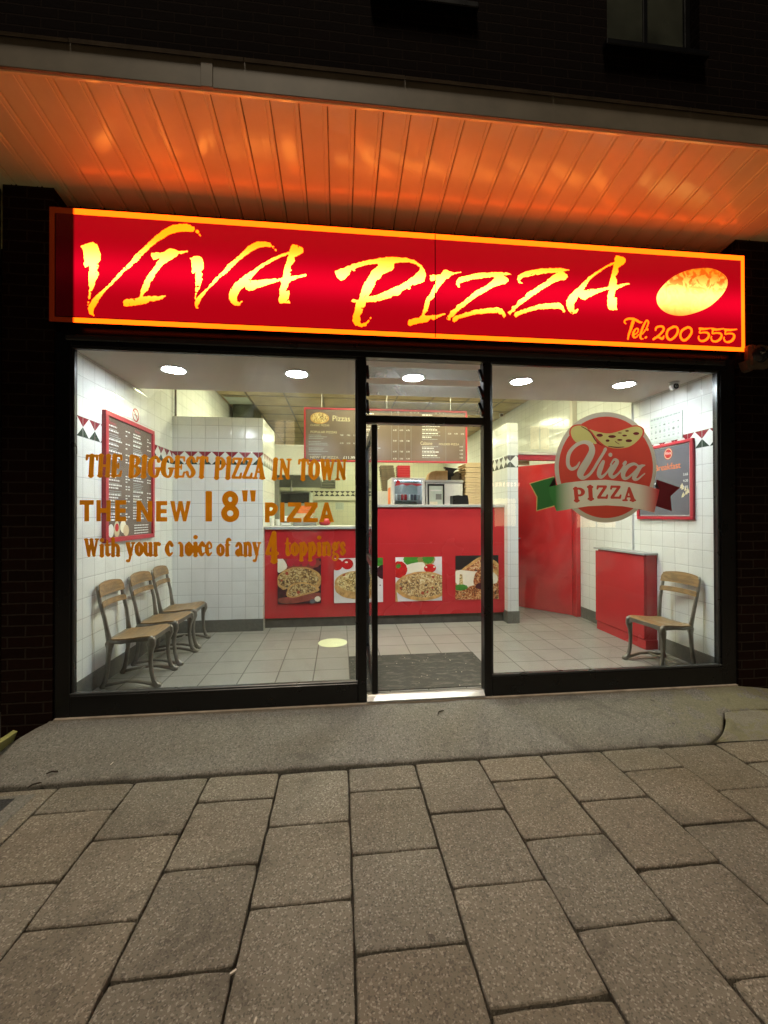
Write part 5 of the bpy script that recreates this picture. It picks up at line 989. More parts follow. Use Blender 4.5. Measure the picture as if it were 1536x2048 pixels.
for q in ((1.160, 1.178, 1.215, 1.78), (1.378, 1.398, 1.215, 1.78), (1.178, 1.378, 1.215, 1.235), (1.178, 1.378, 1.755, 1.78)): s.box(q[0], q[1], 2.64, 2.669, q[2], q[3], 'black_alu', .003)
d2 = s.build('door', F2); s = MB(); s.box(1.178, 1.378, 2.655, 2.668, 1.235, 1.755, 'paper'); s.box(1.20, 1.36, 2.652, 2.6545, 1.68, 1.70, 'white_plastic'); s.box(1.275, 1.36, 2.652, 2.6545, 1.56, 1.64, 'grey_plastic'); s.box(1.19, 1.30, 2.652, 2.6545, 1.46, 1.53, 'cheese_white'); s.build('pane', d2)
# carton boxes, bags
CB = thing('cardboard_box', 'open brown cardboard box lying on top of the black-framed cooler', 'box', (1.38, 2.85, 1.839))
s = MB(); s.box(1.30, 1.475, 2.75, 2.95, 1.8392, 1.983, 'cardboard', .003); s.build('carton', CB); s = MB(); s.prism([(1.185, 1.853), (1.20, 1.93), (1.235, 1.965), (1.298, 1.982), (1.298, 1.842), (1.19, 1.842)], 'y', 2.76, 2.90, 'cardboard'); s.build('flap', CB)
s = MB(); s.prism([(1.438, 2.045), (1.50, 2.035), (1.56, 2.028), (1.655, 2.018), (1.60, 1.99), (1.575, 1.96), (1.590, 1.925), (1.56, 1.905), (1.52, 1.900), (1.477, 1.910), (1.470, 1.97), (1.462, 2.01)], 'y', 2.80, 2.86, 'dark_glassy'); s.prism([(1.479, 1.842), (1.54, 1.842), (1.54, 1.91), (1.479, 1.91)], 'y', 2.80, 2.86, 'dark_glassy'); tag(s.build('plastic_bag'), 'dark plastic bag with jagged edges beside the open cardboard box', 'bag')
s = MB(); s.prism([(1.548, 1.842), (1.72, 1.842), (1.725, 1.92), (1.70, 1.96), (1.66, 1.985), (1.63, 1.98), (1.60, 1.95), (1.56, 1.90)], 'y', 2.875, 2.99, 'lead'); tag(s.build('paper_sack'), 'crumpled grey-brown sack at the right end of the cooler top', 'sack')
s = MB(); s.prism([(1.425, 1.473), (1.645, 1.473), (1.640, 1.55), (1.630, 1.605), (1.56, 1.600), (1.50, 1.607), (1.425, 1.600)], 'y', 2.30, 2.44, 'black_alu'); tag(s.build('delivery_bag'), 'black delivery bag standing on the tall counter before the white panel', 'bag')
# folded pizza boxes in stacks
def pizza_box(x, y, z, rz, w=.40, th=.034):
    s = MB(); h = w/2
    s.prism([(-h, 0), (-h-.006, th*.35), (-h+.012, th*.93), (h-.012, th*.93), (h+.006, th*.35), (h, 0)], 'y', -h, h, 'pizza_card')
    s.prism([(-h-.004, th*.30), (-h-.018, th*.36), (-h-.004, th*.52)], 'y', -h+.02, h-.02, 'cardboard')
    o = s.build('pizza_box'); o.location = (x, y, z); o.rotation_euler = (0, 0, rz); return o
pb0 = pizza_box(1.90, 2.80, 1.201, 0)
tag(pb0, 'brown pizza box at the very bottom of the tall stack beside the tiled pillar', 'pizza box', 'pizza boxes stacked behind the counter')
for i in range(1, 25):
    o = pb0.copy(); COL.objects.link(o); o.location = (1.90+random.uniform(-.008, .008), 2.80+random.uniform(-.01, .01), 1.201+i*.0355); o.rotation_euler = (0, 0, random.uniform(-.03, .03)); o['label'] = 'brown pizza box, %s from the top of the tall stack beside the tiled pillar' % ORD[24-i]
bs = MB(); bs.box(.30, 1.15, 3.40, 3.95, 0, 1.72, 'white_plastic', .004); tag(bs.build('prep_cabinet'), 'white kitchen cabinet behind the drinks fridge, carrying dark stacked boxes', 'cabinet')
pz = pb0.copy(); pz.data = pb0.data.copy(); pz.data.materials.clear(); pz.data.materials.append(MAT['lead']); pz.data.materials.append(MAT['cardboard']); COL.objects.link(pz)
pz.location = (.73, 3.68, 1.721); pz.scale = (.55, .55, 1.0); pz['label'] = 'dark pizza box at the bottom of the leaning stack behind the drinks fridge'; pz['group'] = 'dark pizza boxes in the leaning stack'
for i in range(1, 12):
    o = pz.copy(); COL.objects.link(o); o.location = (.73-i*.004, 3.68, 1.721+i*.036); o.rotation_euler = (0, 0, random.uniform(-.05, .05)); o['label'] = 'dark pizza box, %s from the top of the leaning stack behind the drinks fridge' % ORD[11-i]
pk = pb0.copy(); pk.data = pb0.data.copy(); pk.data.materials.clear(); pk.data.materials.append(MAT['red_frame']); pk.data.materials.append(MAT['cardboard']); COL.objects.link(pk)
pk.location = (.96, 3.68, 1.721); pk.scale = (.52, .55, 1.0); pk['label'] = 'red pizza box at the bottom of the stack right of the dark leaning stack'; pk['group'] = 'red pizza boxes behind the drinks fridge'
for i in range(1, 12):
    o = pk.copy(); COL.objects.link(o); o.location = (.96+random.uniform(-.004, .004), 3.68, 1.721+i*.036); o.rotation_euler = (0, 0, random.uniform(-.03, .03)); o['label'] = 'red pizza box, %s from the top of the stack right of the dark leaning one' % ORD[11-i]
# things on the low counter
for i, (x, y, r, h) in enumerate(((-.925, 2.18, .032, .10), (-.860, 2.24, .034, .085))):
    s = MB(); s.lathe((x, y, 1.2085), [(0, 0), (r*.75, .001), (r, h), (r*.9, h), (r*.66, .006), (0, .006)], 20, 'white_plastic'); tag(s.build('paper_cup'), ('taller white paper cup at the left end of the low counter', 'shorter white paper cup second from the left on the low counter')[i], 'cup', 'white cups on the low counter')
s = MB(); s.box(-.820, -.700, 2.22, 2.36, 1.2085, 1.335, 'white_plastic', .01); s.box(-.805, -.715, 2.215, 2.2195, 1.25, 1.27, 'grey_plastic'); tag(s.build('till_printer'), 'small white till printer on the low counter beside the paper cups', 'printer')
s = MB(); s.box(-.675, -.38, 2.28, 2.49, 1.2085, 1.262, 'steel', .004); s.box(-.665, -.39, 2.29, 2.48, 1.2625, 1.266, 'grey_plastic'); tag(s.build('metal_tray'), 'grey steel warming tray on the low counter below the orange bags', 'tray')
for i in range(4):
    s = MB(); z = 1.267+i*.05
    s.prism([(-.66+i*.01, z), (-.67+i*.01, z+.025), (-.64, z+.046), (-.55, z+.049), (-.46, z+.044), (-.415+i*.006, z+.03), (-.42, z)], 'y', 2.30, 2.46, ('pizza_card', 'pizza_card', 'orange_bag', 'orange_bag')[i])
    tag(s.build('folded_bag'), ('folded brown paper bag, lowest of the pile on the steel tray', 'folded brown paper bag, second lowest of the pile on the steel tray', 'orange insulated bag, third in the pile on the steel tray', 'orange insulated bag on top of the pile on the steel tray')[i], 'bag', 'bags piled on the steel tray')
s = MB(); s.lathe((-.275, 2.36, 1.2085), [(0, 0), (.06, .004), (.078, .035), (.07, .07), (.045, .092), (0, .10)], 24, 'red_frame'); tag(s.build('red_bowl', smooth=True), 'round dark red upturned bowl on the low counter', 'bowl')
# kitchen end of the shop
EC = thing('extractor_canopy', 'steel extractor canopy with a dark underside over the kitchen ovens', 'extractor', (-1.2, 5.5, 1.95))
s = MB(); s.box(-1.975, -.47, 5.0, 5.03, 2.10, 2.66, 'white_plastic', .003); s.box(-.49, -.47, 5.03, 6.6, 2.10, 2.66, 'white_plastic'); s.box(-1.975, -.47, 5.0, 6.6, 2.665, 2.70, 'white_plastic'); s.build('hood', EC)
s = MB(); s.prism([(5.0, 2.099), (6.2, 1.955), (6.25, 1.955), (6.25, 2.0), (5.0, 2.12)], 'x', -1.97, -.475, 'grey_plastic'); s.build('filter_bank', EC)
OV = thing('pizza_oven', 'dark stainless pizza oven beneath the extractor canopy', 'oven', (-1.3, 6, .0))
s = MB(); s.box(-1.90, -.72, 6.0, 6.9, .75, 1.86, 'paper', .005); s.build('oven_body', OV); s = MB(); s.box(-1.34, -.745, 5.985, 5.999, 1.60, 1.81, 'dark_glassy', .003); s.box(-1.34, -.745, 5.975, 5.998, 1.811, 1.835, 'grey_plastic'); s.build('oven_mouth', OV); s = MB(); s.box(-1.88, -.74, 6.02, 6.85, 0, .749, 'grey_plastic', .004); s.build('oven_stand', OV)
s = MB(); s.box(-1.33, -1.25, 5.06, 5.14, 0, 2.09, 'grey_plastic', .004); tag(s.build('canopy_post'), 'dark grey post under the left front corner of the extractor canopy', 'post')
s = MB(); s.cyl((-1.05, 5.4, 1.90), .012, .15, 'z', 10, 'steel'); s.cyl((-1.05, 5.4, 1.83), .03, .07, 'z', 12, 'steel'); tag(s.build('hanging_ladle'), 'steel utensil hanging under the extractor canopy', 'utensil')
V = thing('wall_grille', 'slatted metal vent grille high on the kitchen rear wall', 'vent', (-.42, 8.99, 2.1))
s = MB(); s.box(-.63, -.61, 8.96, 8.999, 2.10, 2.36, 'grey_plastic'); s.box(-.225, -.205, 8.96, 8.999, 2.10, 2.36, 'grey_plastic')
s.build('grille_frame', V)
for i in range(5): q = MB(); q.prism([(8.955, 2.12+i*.05), (8.995, 2.145+i*.05), (8.995, 2.150+i*.05), (8.95, 2.125+i*.05)], 'x', -.609, -.226, 'grey_plastic'); q.build('slat', V)
s = MB(); s.box(-.965, 1.2, 8.93, 8.999, 1.76, 1.88, 'plaster_cream', .004); tag(s.build('pipe_boxing'), 'cream boxed-in pipe run along the kitchen rear wall below the diamond border', 'boxing')
s = MB(); s.box(-.21, .035, 8.992, 8.999, 1.49, 1.70, 'paper'); Q = lambda u, v: (u, 8.991, v)
for i in range(5): dashes(s, -.19, 1.66-i*.033, .20, .010, Q, 'grey_plastic')
tag(s.build('wall_notice'), 'small framed paper notice on the kitchen rear wall', 'notice')
CW = thing('kitchen_worktop', 'long steel worktop against the kitchen rear wall', 'worktop', (.3, 8.6, 0)); s = MB(); s.box(-.6, 1.9, 8.3, 8.92, .88, .92, 'steel', .004); s.build('top', CW)
for x in (-.55, 1.8):
    for y in (8.34, 8.84): q = MB(); q.box(x, x+.04, y, y+.04, 0, .879, 'steel'); q.build('leg', CW)

# ============================================================ HANGING MENU BOARD
MX0, MX1, MZ0, MZ1, MY = -.537, 1.624, 2.036, 2.735, 2.30
M = thing('hanging_menu_board', 'long brown menu board with a red frame hanging above the counter', 'menu board', (.54, MY, 2.04))
s = MB(); s.box(MX0+.02, MX1-.02, MY, MY+.03, MZ0+.02, MZ1-.02, 'menu_brown'); s.build('board', M)
s = MB(); s.box(MX0, MX1, MY-.008, MY+.035, MZ1-.022, MZ1, 'red_frame', .003); s.box(MX0, MX1, MY-.008, MY+.035, MZ0, MZ0+.022, 'red_frame', .003); s.box(MX0, MX0+.022, MY-.008, MY+.035, MZ0+.0221, MZ1-.0221, 'red_frame'); s.box(MX1-.022, MX1, MY-.008, MY+.035, MZ0+.0221, MZ1-.0221, 'red_frame'); s.build('frame', M)
for x in (-.31, .54, 1.40): s = MB(); s.cyl((x, MY+.012, MZ1), .0035, 3.255-MZ1, 'z', 8, 'ink_white'); s.build('cord', M)
tx = MB(); P_ = lambda u, v: (u, MY-.0015, v)
random.seed(21)
def price(x, z, h=.014):
    for k_ in range(3): small_text(tx, random.choice(('4.70', '5.50', '8.90', '6.30', '7.80')), x+k_*.088, z, h*1.9, P_, 'ink_white', 1.0)
small_text(tx, 'POPULAR PIZZAS', MX0+.08, 2.405, .042, P_, 'ink_cream', 1.05); small_text(tx, 'CLASSIC PIZZAS', MX0+.08, 2.495, .034, P_, 'ink_cream', 1.0)
small_text(tx, 'NEW 18" PIZZA', MX0+.075, 2.075, .048, P_, 'ink_cream', 1.1); small_text(tx, '\u00a311.99', MX0+.50, 2.075, .052, P_, 'ink_white', 1.1)
for i in range(13):
    z = 2.375-i*.021
    if i % 4 != 3: dashes(tx, MX0+.06, z, random.uniform(.14, .26), .007, P_, 'ink_grey')
    if i in (0, 5): price(MX0+.46, z)
for i in range(26):
    z = 2.665-i*.0235; dashes(tx, .17, z, random.uniform(.12, .30), .008 if i % 3 else .012, P_, 'ink_white' if i % 3 == 0 else 'ink_grey')
    if i in (3, 9, 15, 21, 25): price(.62, z)
for i in range(24):
    z = 2.665-i*.0245
    if 14 <= i <= 16: continue
    dashes(tx, 1.01, z, random.uniform(.12, .28), .008 if i % 2 else .012, P_, 'ink_white' if i % 2 == 0 else 'ink_grey')
    if i in (5, 10): price(1.36, z)
    if i > 16 and i % 2: small_text(tx, random.choice(('5.50', '7.50', '6.20')), 1.52, z, .026, P_, 'ink_white')
small_text(tx, 'Calzone', .985, 2.275, .062, P_, 'ink_cream', .8); small_text(tx, 'FOLDED PIZZA', 1.235, 2.275, .036, P_, 'ink_cream', 1.15)
for x in (.60, .69, .78, .86, 1.33): tx.face([P_(x, 2.06), P_(x+.002, 2.06), P_(x+.002, 2.70), P_(x, 2.70)], 'ink_grey')
for x0 in (.60, .86, 1.20):
    for k_ in range(3):
        cx = x0+k_*.05; tx.face([P_(cx-.012, 2.706), P_(cx+.012, 2.706), P_(cx, 2.69)], 'ink_cream')
tx.build('menu_print', M, fix=False)
s = MB(); s.face([(MX0+.20+.12*math.cos(a*math.pi/16), MY-.002, 2.60+.075*math.sin(a*math.pi/16)) for a in range(32)], 'crust'); s.face([(MX0+.20+.105*math.cos(a*math.pi/16), MY-.0026, 2.603+.062*math.sin(a*math.pi/16)) for a in range(32)], 'topping_veg'); s.build('pizza_picture', M, fix=False)
s = MB(); small_text(s, 'Pizzas', MX0+.36, 2.565, .105, P_, 'ink_cream', .95); s.build('heading', M, fix=False)

# ============================================================ WALL BOARDS, POSTERS, SIGNS
def wall_board(name, label, x, inward, y0, y1, z0, z1, fw, fd, bmat):
    """framed board on a side wall; inward = +1 faces +x"""
    t = thing(name, label, 'menu board', (x, (y0+y1)/2, z0)); a, b = sorted((x, x+inward*fd)); a2, b2 = sorted((x, x+inward*fd*.55))
    s = MB(); s.box(a, b, y0, y1, z1-fw, z1, 'red_frame', .003); s.box(a, b, y0, y1, z0, z0+fw, 'red_frame', .003); s.box(a, b, y0, y0+fw, z0+fw+.0002, z1-fw-.0002, 'red_frame'); s.box(a, b, y1-fw, y1, z0+fw+.0002, z1-fw-.0002, 'red_frame'); s.build('frame', t)
    s = MB(); s.box(a2, b2, y0+fw, y1-fw, z0+fw, z1-fw, bmat); s.build('board', t); return t, x+inward*(fd*.55+.0012)
t, xp = wall_board('wall_menu_board', 'tall brown menu board in a red frame on the left tiled wall', -1.979, 1, .432, 1.312, 1.125, 2.20, .040, .034, 'menu_brown')
s = MB(); Q = lambda u, v: (xp, u, v)   # text runs left to right seen from inside the shop: +y
random.seed(31)
small_text(s, 'Burgers', .50, 2.105, .035, Q, 'red_frame'); small_text(s, 'Kebabs', .93, 2.115, .035, Q, 'red_frame')
for c0, wd in ((.49, .22), (.90, .20)):
    z = 2.085; i = 0
    while z > 1.30:
        big = random.random() < .6; dashes(s, c0, z, random.uniform(.12, wd), .0115 if big else .006, Q, 'ink_white' if big else 'ink_grey')
        if big:
            dashes(s, c0+.275, z, .03, .010, Q, 'ink_white', 3); 
            if random.random() < .8: dashes(s, c0+.32, z, .03, .010, Q, 'ink_white', 3)
        z -= .0245 if big else .016; i += 1
        if .0 < z-1.76 < .03: z -= .10
small_text(s, 'Wraps', .90, 1.47, .05, Q, 'ink_cream')
for i in range(4): dashes(s, .92, 1.25-i*.024, .28, .009, Q, 'ink_white')
s.build('menu_print', t, fix=False)
s = MB(); dd = xp+.0005
for (cy, cz, ry, rz, m) in ((.53, 1.22, .045, .055, 'white_plastic'), (.62, 1.23, .045, .070, 'ink_cream'), (.62, 1.245, .03, .035, 'tomato'), (.72, 1.25, .05, .055, 'cheese_white'), (.77, 1.215, .05, .05, 'pizza_card')):
    dd += .0004; s.face([(dd, cy+ry*math.cos(a*math.pi/14), cz+rz*math.sin(a*math.pi/14)) for a in range(28)], m)
s.build('food_picture', t, fix=False)
t, xp2 = wall_board('drinks_menu_board', 'blue-grey menu board in a red frame on the right tiled wall', 3.069, -1, .262, .96, 1.295, 2.028, .030, .026, 'menu_blue')
s = MB(); Q2 = lambda u, v: (xp2, -u, v)   # mirrored so it reads correctly facing -x
small_text(s, 'Breakfast', -.72, 1.775, .085, Q2, 'orange_bag', 1.0)
for i, (a, b) in enumerate((('Small', '3.65'), ('Medium', '4.20'), ('Large', '9.95'))): small_text(s, a, -.80, 1.70-i*.058, .036, Q2, 'ink_white'); small_text(s, b, -.375, 1.70-i*.058, .032, Q2, 'ink_white')
for (a, b, c, d) in ((-.92, -.302, 1.990, 1.9935), (-.92, -.302, 1.334, 1.3375), (-.305, -.302, 1.334, 1.9935)): s.face([Q2(a, c), Q2(b, c), Q2(b, d), Q2(a, d)], 'ink_white')
for a in range(9): cy = -.36-.035*math.cos(a*.9)-.02*(a/9); s.face([Q2(cy, 1.50+.012*a), Q2(cy+.03, 1.505+.012*a), Q2(cy+.012, 1.54+.012*a)], 'ink_cream')
s.build('menu_print', t, fix=False)
s = MB(); s.face([(xp2-.0006, .545+.052*math.cos(a*math.pi/14), 1.925+.056*math.sin(a*math.pi/14)) for a in range(28)], 'tomato'); s.face([(xp2-.001, .545+.046*math.cos(a*math.pi/14), 1.925+.050*math.sin(a*math.pi/14)) for a in range(28)], 'ink_cream'); s.face([(xp2-.0014, .545+.040*math.cos(a*math.pi/14), 1.925+.044*math.sin(a*math.pi/14)) for a in range(28)], 'tomato')
Q3 = lambda u, v: (xp2-.0018, -u, v); small_text(s, 'Viva', -.583, 1.918, .042, Q3, 'ink_white'); s.build('board_emblem', t, fix=False)
PO = thing('allergy_poster', 'white laminated poster with rows of grey food drawings above the red-framed blue board', 'poster', (3.068, .59, 2.05))
s = MB(); s.box(3.063, 3.0695, .389, .795, 2.048, 2.312, 'paper', .001); s.build('sheet', PO); s = MB(); Q4 = lambda u, v: (3.0618, -u, v)
dashes(s, -.78, 2.285, .37, .014, Q4, 'ink_grey')
for r in range(3):
    for c in range(7):
        u, v = -.765+c*.055, 2.22-r*.058; s.face([Q4(u+.016*math.cos(a*1.05+c)*(.7+.3*(c % 2)), v+.015*math.sin(a*1.05+c)*(.6+.4*(r % 2))) for a in range(6)], 'ink_grey' if (c+r) % 3 else 'grey_plastic'); dashes(s, u-.018, v+.022, .035, .004, Q4, 'ink_grey')
for i in range(2): dashes(s, -.78, 2.070-i*.012, .36, .004, Q4, 'ink_grey')
s.build('drawings', PO, fix=False)
s = MB(); cy, cz, r = .985, 2.285, .062
for a in range(36):
    a0, a1 = a*math.pi/18, (a+1)*math.pi/18
    s.face([(-1.9775, cy+r*math.cos(a0), cz+r*math.sin(a0)), (-1.9775, cy+r*math.cos(a1), cz+r*math.sin(a1)), (-1.9775, cy+(r-.011)*math.cos(a1), cz+(r-.011)*math.sin(a1)), (-1.9775, cy+(r-.011)*math.cos(a0), cz+(r-.011)*math.sin(a0))], 'tomato')
s.face([(-1.9770, cy-.040, cz+.032), (-1.9770, cy-.032, cz+.040), (-1.9770, cy+.040, cz-.032), (-1.9770, cy+.032, cz-.040)], 'tomato'); s.face([(-1.9772, cy-.034, cz-.006), (-1.9772, cy+.034, cz-.006), (-1.9772, cy+.034, cz+.004), (-1.9772, cy-.034, cz+.004)], 'grey_plastic')
tag(s.build('no_smoking_sticker', fix=False), 'round red no-smoking sticker above the left wall menu board', 'sticker')
# CCTV
def cctv(x, y, z, label, sc=1.0):
    t = thing('security_camera', label, 'camera', (x, y, z), 'dome cameras under the ceiling'); q = MB(); q.lathe((x, y, z), [(.0, 0), (.042*sc, 0), (.042*sc, -.012*sc), (.03*sc, -.02*sc), (0, -.02*sc)], 24, 'white_plastic'); q.build('base', t, smooth=False)
    q = MB(); q.lathe((x-.005, y-.03*sc, z-.040*sc), [(0, -.0*sc), (.030*sc, .004*sc), (.034*sc, .02*sc), (.030*sc, .05*sc), (0, .055*sc)], 24, 'white_plastic', 'y'); q.build('housing', t, smooth=True)
    q = MB(); q.cyl((x-.005, y-.033*sc, z-.040*sc), .026*sc, .004, 'y', 24, 'dark_glassy'); q.cyl((x-.005, y-.036*sc, z-.040*sc), .012*sc, .003, 'y', 20, 'grey_plastic'); q.cyl((x-.005, y-.038*sc, z-.040*sc), .006*sc, .002, 'y', 12, 'dark_glassy'); q.build('lens', t)
cctv(2.955, .36, 2.547, 'small white dome camera with a black lens in the front right ceiling corner'); cctv(2.95, 4.4, 3.25, 'second dome camera, far back where the kitchen ceiling meets the right wall')
s = MB(); s.box(3.045, 3.069, 1.035, 1.06, .965, 2.547, 'white_plastic', .003); tag(s.build('cable_trunking'), 'thin white vertical cable trunking running down the right wall to the red cabinet', 'trunking')
s = MB(); s.box(3.0, 3.069, 2.10, 2.16, 2.16, 3.255, 'plaster', .003); tag(s.build('boxed_pipe'), 'boxed-in vertical pipe above the right side of the red door frame', 'pipe')
s = MB(); s.cyl((-1.955, 1.87, 2.482), .012, .77, 'z', 10, 'lead'); tag(s.build('corner_pipe'), 'dark vertical pipe rising from the top left corner of the tiled partition', 'pipe')
# red cabinet
RC = thing('red_cabinet', 'waist-high red cabinet with a grey top against the right wall', 'cabinet', (3.0, 1.1, 0))
s = MB(); s.box(2.935, 3.068, .705, 1.490, 0.0, .093, 'red_laminate', .002); s.build('plinth', RC)
s = MB(); s.box(2.950, 3.068, .712, 1.484, .0945, .937, 'red_laminate', .002); s.build('carcass', RC); s = MB(); s.box(2.928, 2.9485, .716, 1.500, .1, .92, 'red_laminate', .002); s.build('door_panel', RC)
s = MB(); s.box(2.915, 3.068, .698, 1.52, .938, .960, 'worktop', .003); s.build('top', RC)
# red door standing ajar in a red frame
DF = thing('door_frame', 'dark red door frame between the tiled pillar and the right wall', 'door frame', (2.6, 2.05, 0))
s = MB(); s.box(2.134, 3.068, 2.03, 2.13, 2.055, 2.120, 'red_frame', .003); s.build('lintel', DF); s = MB(); s.box(2.134, 3.068, 2.02, 2.14, 2.122, 2.160, 'plaster', .003); s.build('architrave', DF)
s = MB(); s.box(3.0, 3.068, 2.03, 2.13, 0, 2.0545, 'red_door', .003); s.build('post', DF)
RD = thing('red_door', 'plain bright red door standing ajar beyond the pillar', 'door', (3.0, 2.10, 0)); s = MB(); L = .80
s.box(0, L, -.022, .022, .008, 2.045, 'red_door', .003); o = s.build('door_leaf', None); o.parent = RD; RD.rotation_euler = (0, 0, math.atan2(.62, -.50))
s = MB(); s.cyl((L-.07, -.06, 1.0), .010, .035, 'y', 10, 'steel'); s.cyl((L-.07, .025, 1.0), .010, .035, 'y', 10, 'steel'); s.box(L-.17, L-.06, -.068, -.056, .99, 1.01, 'steel'); o2 = s.build('door_handle', None); o2.parent = RD
s = MB(); s.box(2.134, 2.42, 2.135, 2.16, 2.0, 2.054, 'cardboard', .002); tag(s.build('top_rail'), 'pale wooden strip just under the red door lintel beside the pillar', 'wood strip')
# downlights
for i, (x, lab) in enumerate(((-1.436, 'leftmost of the five ceiling downlights behind the shopfront'), (-.441, 'second downlight from the left, above the left window'), (.561, 'middle downlight, seen through the louvre window above the door'), (1.543, 'fourth downlight, above the left part of the right window'), (2.536, 'rightmost downlight, above the round sticker'))):
    t = thing('downlight', lab, 'ceiling light', (x, .455, 2.547), 'downlights in the front ceiling')
    s = MB(); s.lathe((x, .455, 2.5478), [(.086, 0), (.108, 0), (.108, -.006), (.094, -.010), (.086, -.006)], 36, 'white_plastic'); s.build('trim_ring', t); s = MB(); s.cyl((x, .455, 2.5425), .086, .003, 'z', 36, 'downlight'); s.build('diffuser', t)
for i, (x, y) in enumerate(((-1.05, 2.85), (.25, 5.0), (1.75, 5.0), (.25, 7.4), (2.0, 7.4), (.3, 2.9), (1.75, 1.55), (0.3, 1.55))):
    t = thing('fluorescent_panel', 'square light panel set in the suspended ceiling, %s' % ('just behind the tiled partition', 'mid kitchen left', 'mid kitchen right', 'rear kitchen left', 'rear kitchen right', 'just behind the hanging menu board', 'nearest the red door', 'nearest the front ceiling')[i], 'ceiling light', (x, y, 3.25), 'light panels in the suspended ceiling')
    s = MB(); s.box(x-.29, x+.29, y-.27, y+.27, 3.2485, 3.2510, 'white_plastic'); s.build('frame', t); s = MB(); s.box(x-.27, x+.27, y-.25, y+.25, 3.2455, 3.2482, 'fluorescent'); s.build('diffuser', t)

# ============================================================ FLOOR THINGS
s = MB(); s.box(.003, 1.205, .045, .832, .0005, .008, 'door_mat', .003); tag(s.build('door_mat'), 'worn dark grey entrance mat inside the doorway', 'mat')
s = MB(); s.cyl((-.156, 1.292, .0008), .152, .0012, 'z', 48, 'sticker_yellow'); tag(s.build('floor_sticker'), 'round pale yellow sticker on the shop floor tiles', 'floor sticker')
# ============================================================ OUTSIDE THINGS
AL = thing('security_light', 'grey wall-mounted security light on the right brick pier by the sign', 'security light', (3.27, -.05, 2.6))
s = MB(); s.box(3.21, 3.40, -.115, -.044, 2.53, 2.72, 'lead', .02); s.build('housing', AL, smooth=False); s = MB(); s.lathe((3.30, -.1155, 2.645), [(.075, 0), (.07, -.012), (.045, -.032), (0, -.042)], 24, 'dark_glassy', 'y'); s.build('lens', AL, smooth=True)
s = MB(); s.prism([(3.175, 2.585), (3.235, 2.60), (3.275, 2.53), (3.235, 2.505), (3.205, 2.515)], 'y', -.105, -.044, 'lead'); s.build('sensor', AL)
DP = thing('downpipe', 'black drainpipe against the brickwork left of the shopfront', 'drainpipe', (-2.43, .1, -.2))
s = MB(); s.cyl((-2.435, -.01, -.15), .034, 3.78, 'z', 20, 'black_alu'); s.build('pipe', DP, smooth=True)
for z in (.9, 1.95, 3.0): s = MB(); s.lathe((-2.435, -.01, z), [(.034, 0), (.041, 0), (.041, .05), (.034, .05)], 20, 'black_alu'); s.box(-2.48, -2.39, .028, .548, z+.01, z+.04, 'black_alu'); s.build('bracket', DP)
s = MB(); s.prism([(-2.46, -.18), (-2.235, -.185), (-2.19, -.12), (-2.165, -.055), (-2.19, -.045), (-2.235, -.075), (-2.30, -.115), (-2.46, -.13)], 'y', -.34, -.17, 'yellow_plastic'); tag(s.build('yellow_scoop'), 'pale yellow plastic piece lying at the foot of the left brick pier', 'plastic piece')
DR = thing('access_cover', 'grey stone access cover with a dark inset at the left edge of the pavement', 'cover', (-1.95, -.74, -.2))
s = MB(); s.box(-2.22, -1.755, -.93, -.612, -.225, -.193, 'concrete', .004); s.build('surround', DR); s = MB(); s.box(-2.17, -1.84, -.89, -.645, -.1928, -.190, 'asphalt', .001); s.build('inset', DR)
for i, (x, y, z, a, m, w, l, lab) in enumerate(((-.440, -1.655, -.196, .6, 'crumb', .007, .020, 'white cigarette stub in the paving joint, nearest the foreground'), (-.338, -1.80, -.196, 1.4, 'crumb', .006, .014, 'white crumb on a slab at the bottom of the picture'), (-1.45, -.44, -.150, 1.5, 'crumb', .003, .026, 'thin white straw scrap on the left of the ramp'))):
    s = MB(); s.prism([(-l/2, -w/2), (l/2, -w/2), (l/2+.002, 0), (l/2, w/2), (-l/2, w/2), (-l/2-.001, 0)], 'z', 0, w*.8, m); o = s.build('litter'); o.location = (x, y, z); o.rotation_euler = (0, 0, a); tag(o, lab, 'litter')
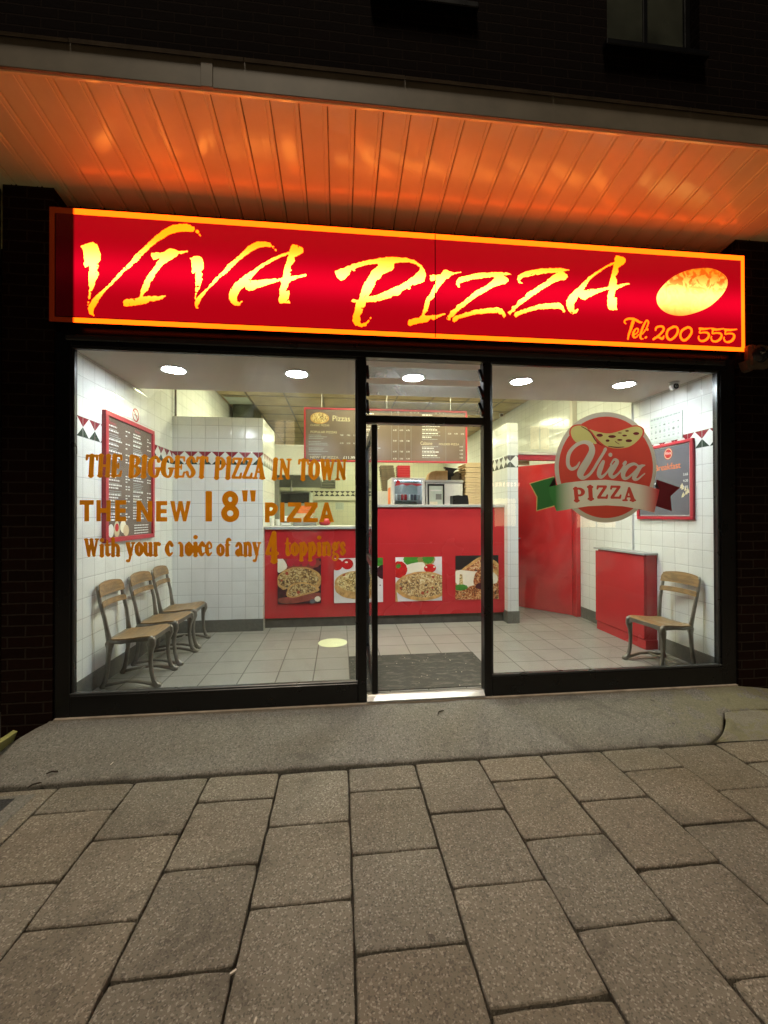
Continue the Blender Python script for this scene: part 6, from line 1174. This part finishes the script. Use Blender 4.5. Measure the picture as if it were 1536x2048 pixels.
for i, (x, y, z, a, lab) in enumerate(((.640, -.160, -.080, .5, 'bent dark twig on the ramp below the doorway'), (-1.755, -.475, -.158, .1, 'dark leaf scrap on the left end of the ramp'), (-1.80, -.555, -.176, .5, 'dark leaf scrap beside the edge of the ramp, far left'))):
    s = MB(); s.prism([(-.03, -.012), (-.012, .006), (.022, .004), (.030, -.010), (.022, -.004), (-.010, -.001), (-.027, -.016)], 'z', 0, .006, 'leaf_brown'); o = s.build('twig' if i == 0 else 'leaf'); o.location = (x, y, z); o.rotation_euler = (0, 0, a); tag(o, lab, 'twig' if i == 0 else 'leaf')

# buildings over the road, seen only as faint reflections in the glass
OB = thing('opposite_building', 'dark terrace across the road with a few lit windows', 'building', (4, -17, -.2))
s = MB(); s.box(-14, 22, -19, -17, -.25, 8.0, 'brick_upper'); s.build('facade', OB)
for (x, z, w_, h_) in ((-3.2, 4.6, 1.0, 1.3), (3.4, 4.7, 1.0, 1.3), (9.5, 4.6, 1.1, 1.3), (6.4, .7, 2.4, 1.5), (12.0, .6, 2.2, 1.6)):
    q = MB(); q.box(x, x+w_, -16.998, -16.97, z, z+h_, 'upvc_grey'); wf = q.build('window', OB); q = MB()
    for k_ in range(2): q.box(x+.06+k_*w_/2, x+w_/2-.03+k_*w_/2, -16.969, -16.965, z+.06, z+h_-.06, 'far_window')
    q.build('pane', wf)
q = MB(); 
for i in range(14): q.box(6.3+i*.2, 6.3+i*.2+random.uniform(.08, .14), -16.96, -16.94, 2.75, 2.95, 'far_sign')
q.box(6.1, 9.3, -16.998, -16.961, 2.6, 3.1, 'black_alu'); q.build('shop_fascia', OB)

s = MB(); s.box(-1.90, -1.55, 4.22, 4.9, 2.93, 3.249, 'curtain_glass', .004); tag(s.build('air_duct'), 'dark grey boxed duct under the kitchen ceiling beyond the tiled partition', 'duct')
s = MB(); s.box(-1.94, -1.565, 3.77, 4.20, 3.2475, 3.2515, 'paper', .001); tag(s.build('ceiling_tile'), 'clean pale ceiling tile in front of the grey duct', 'ceiling tile')
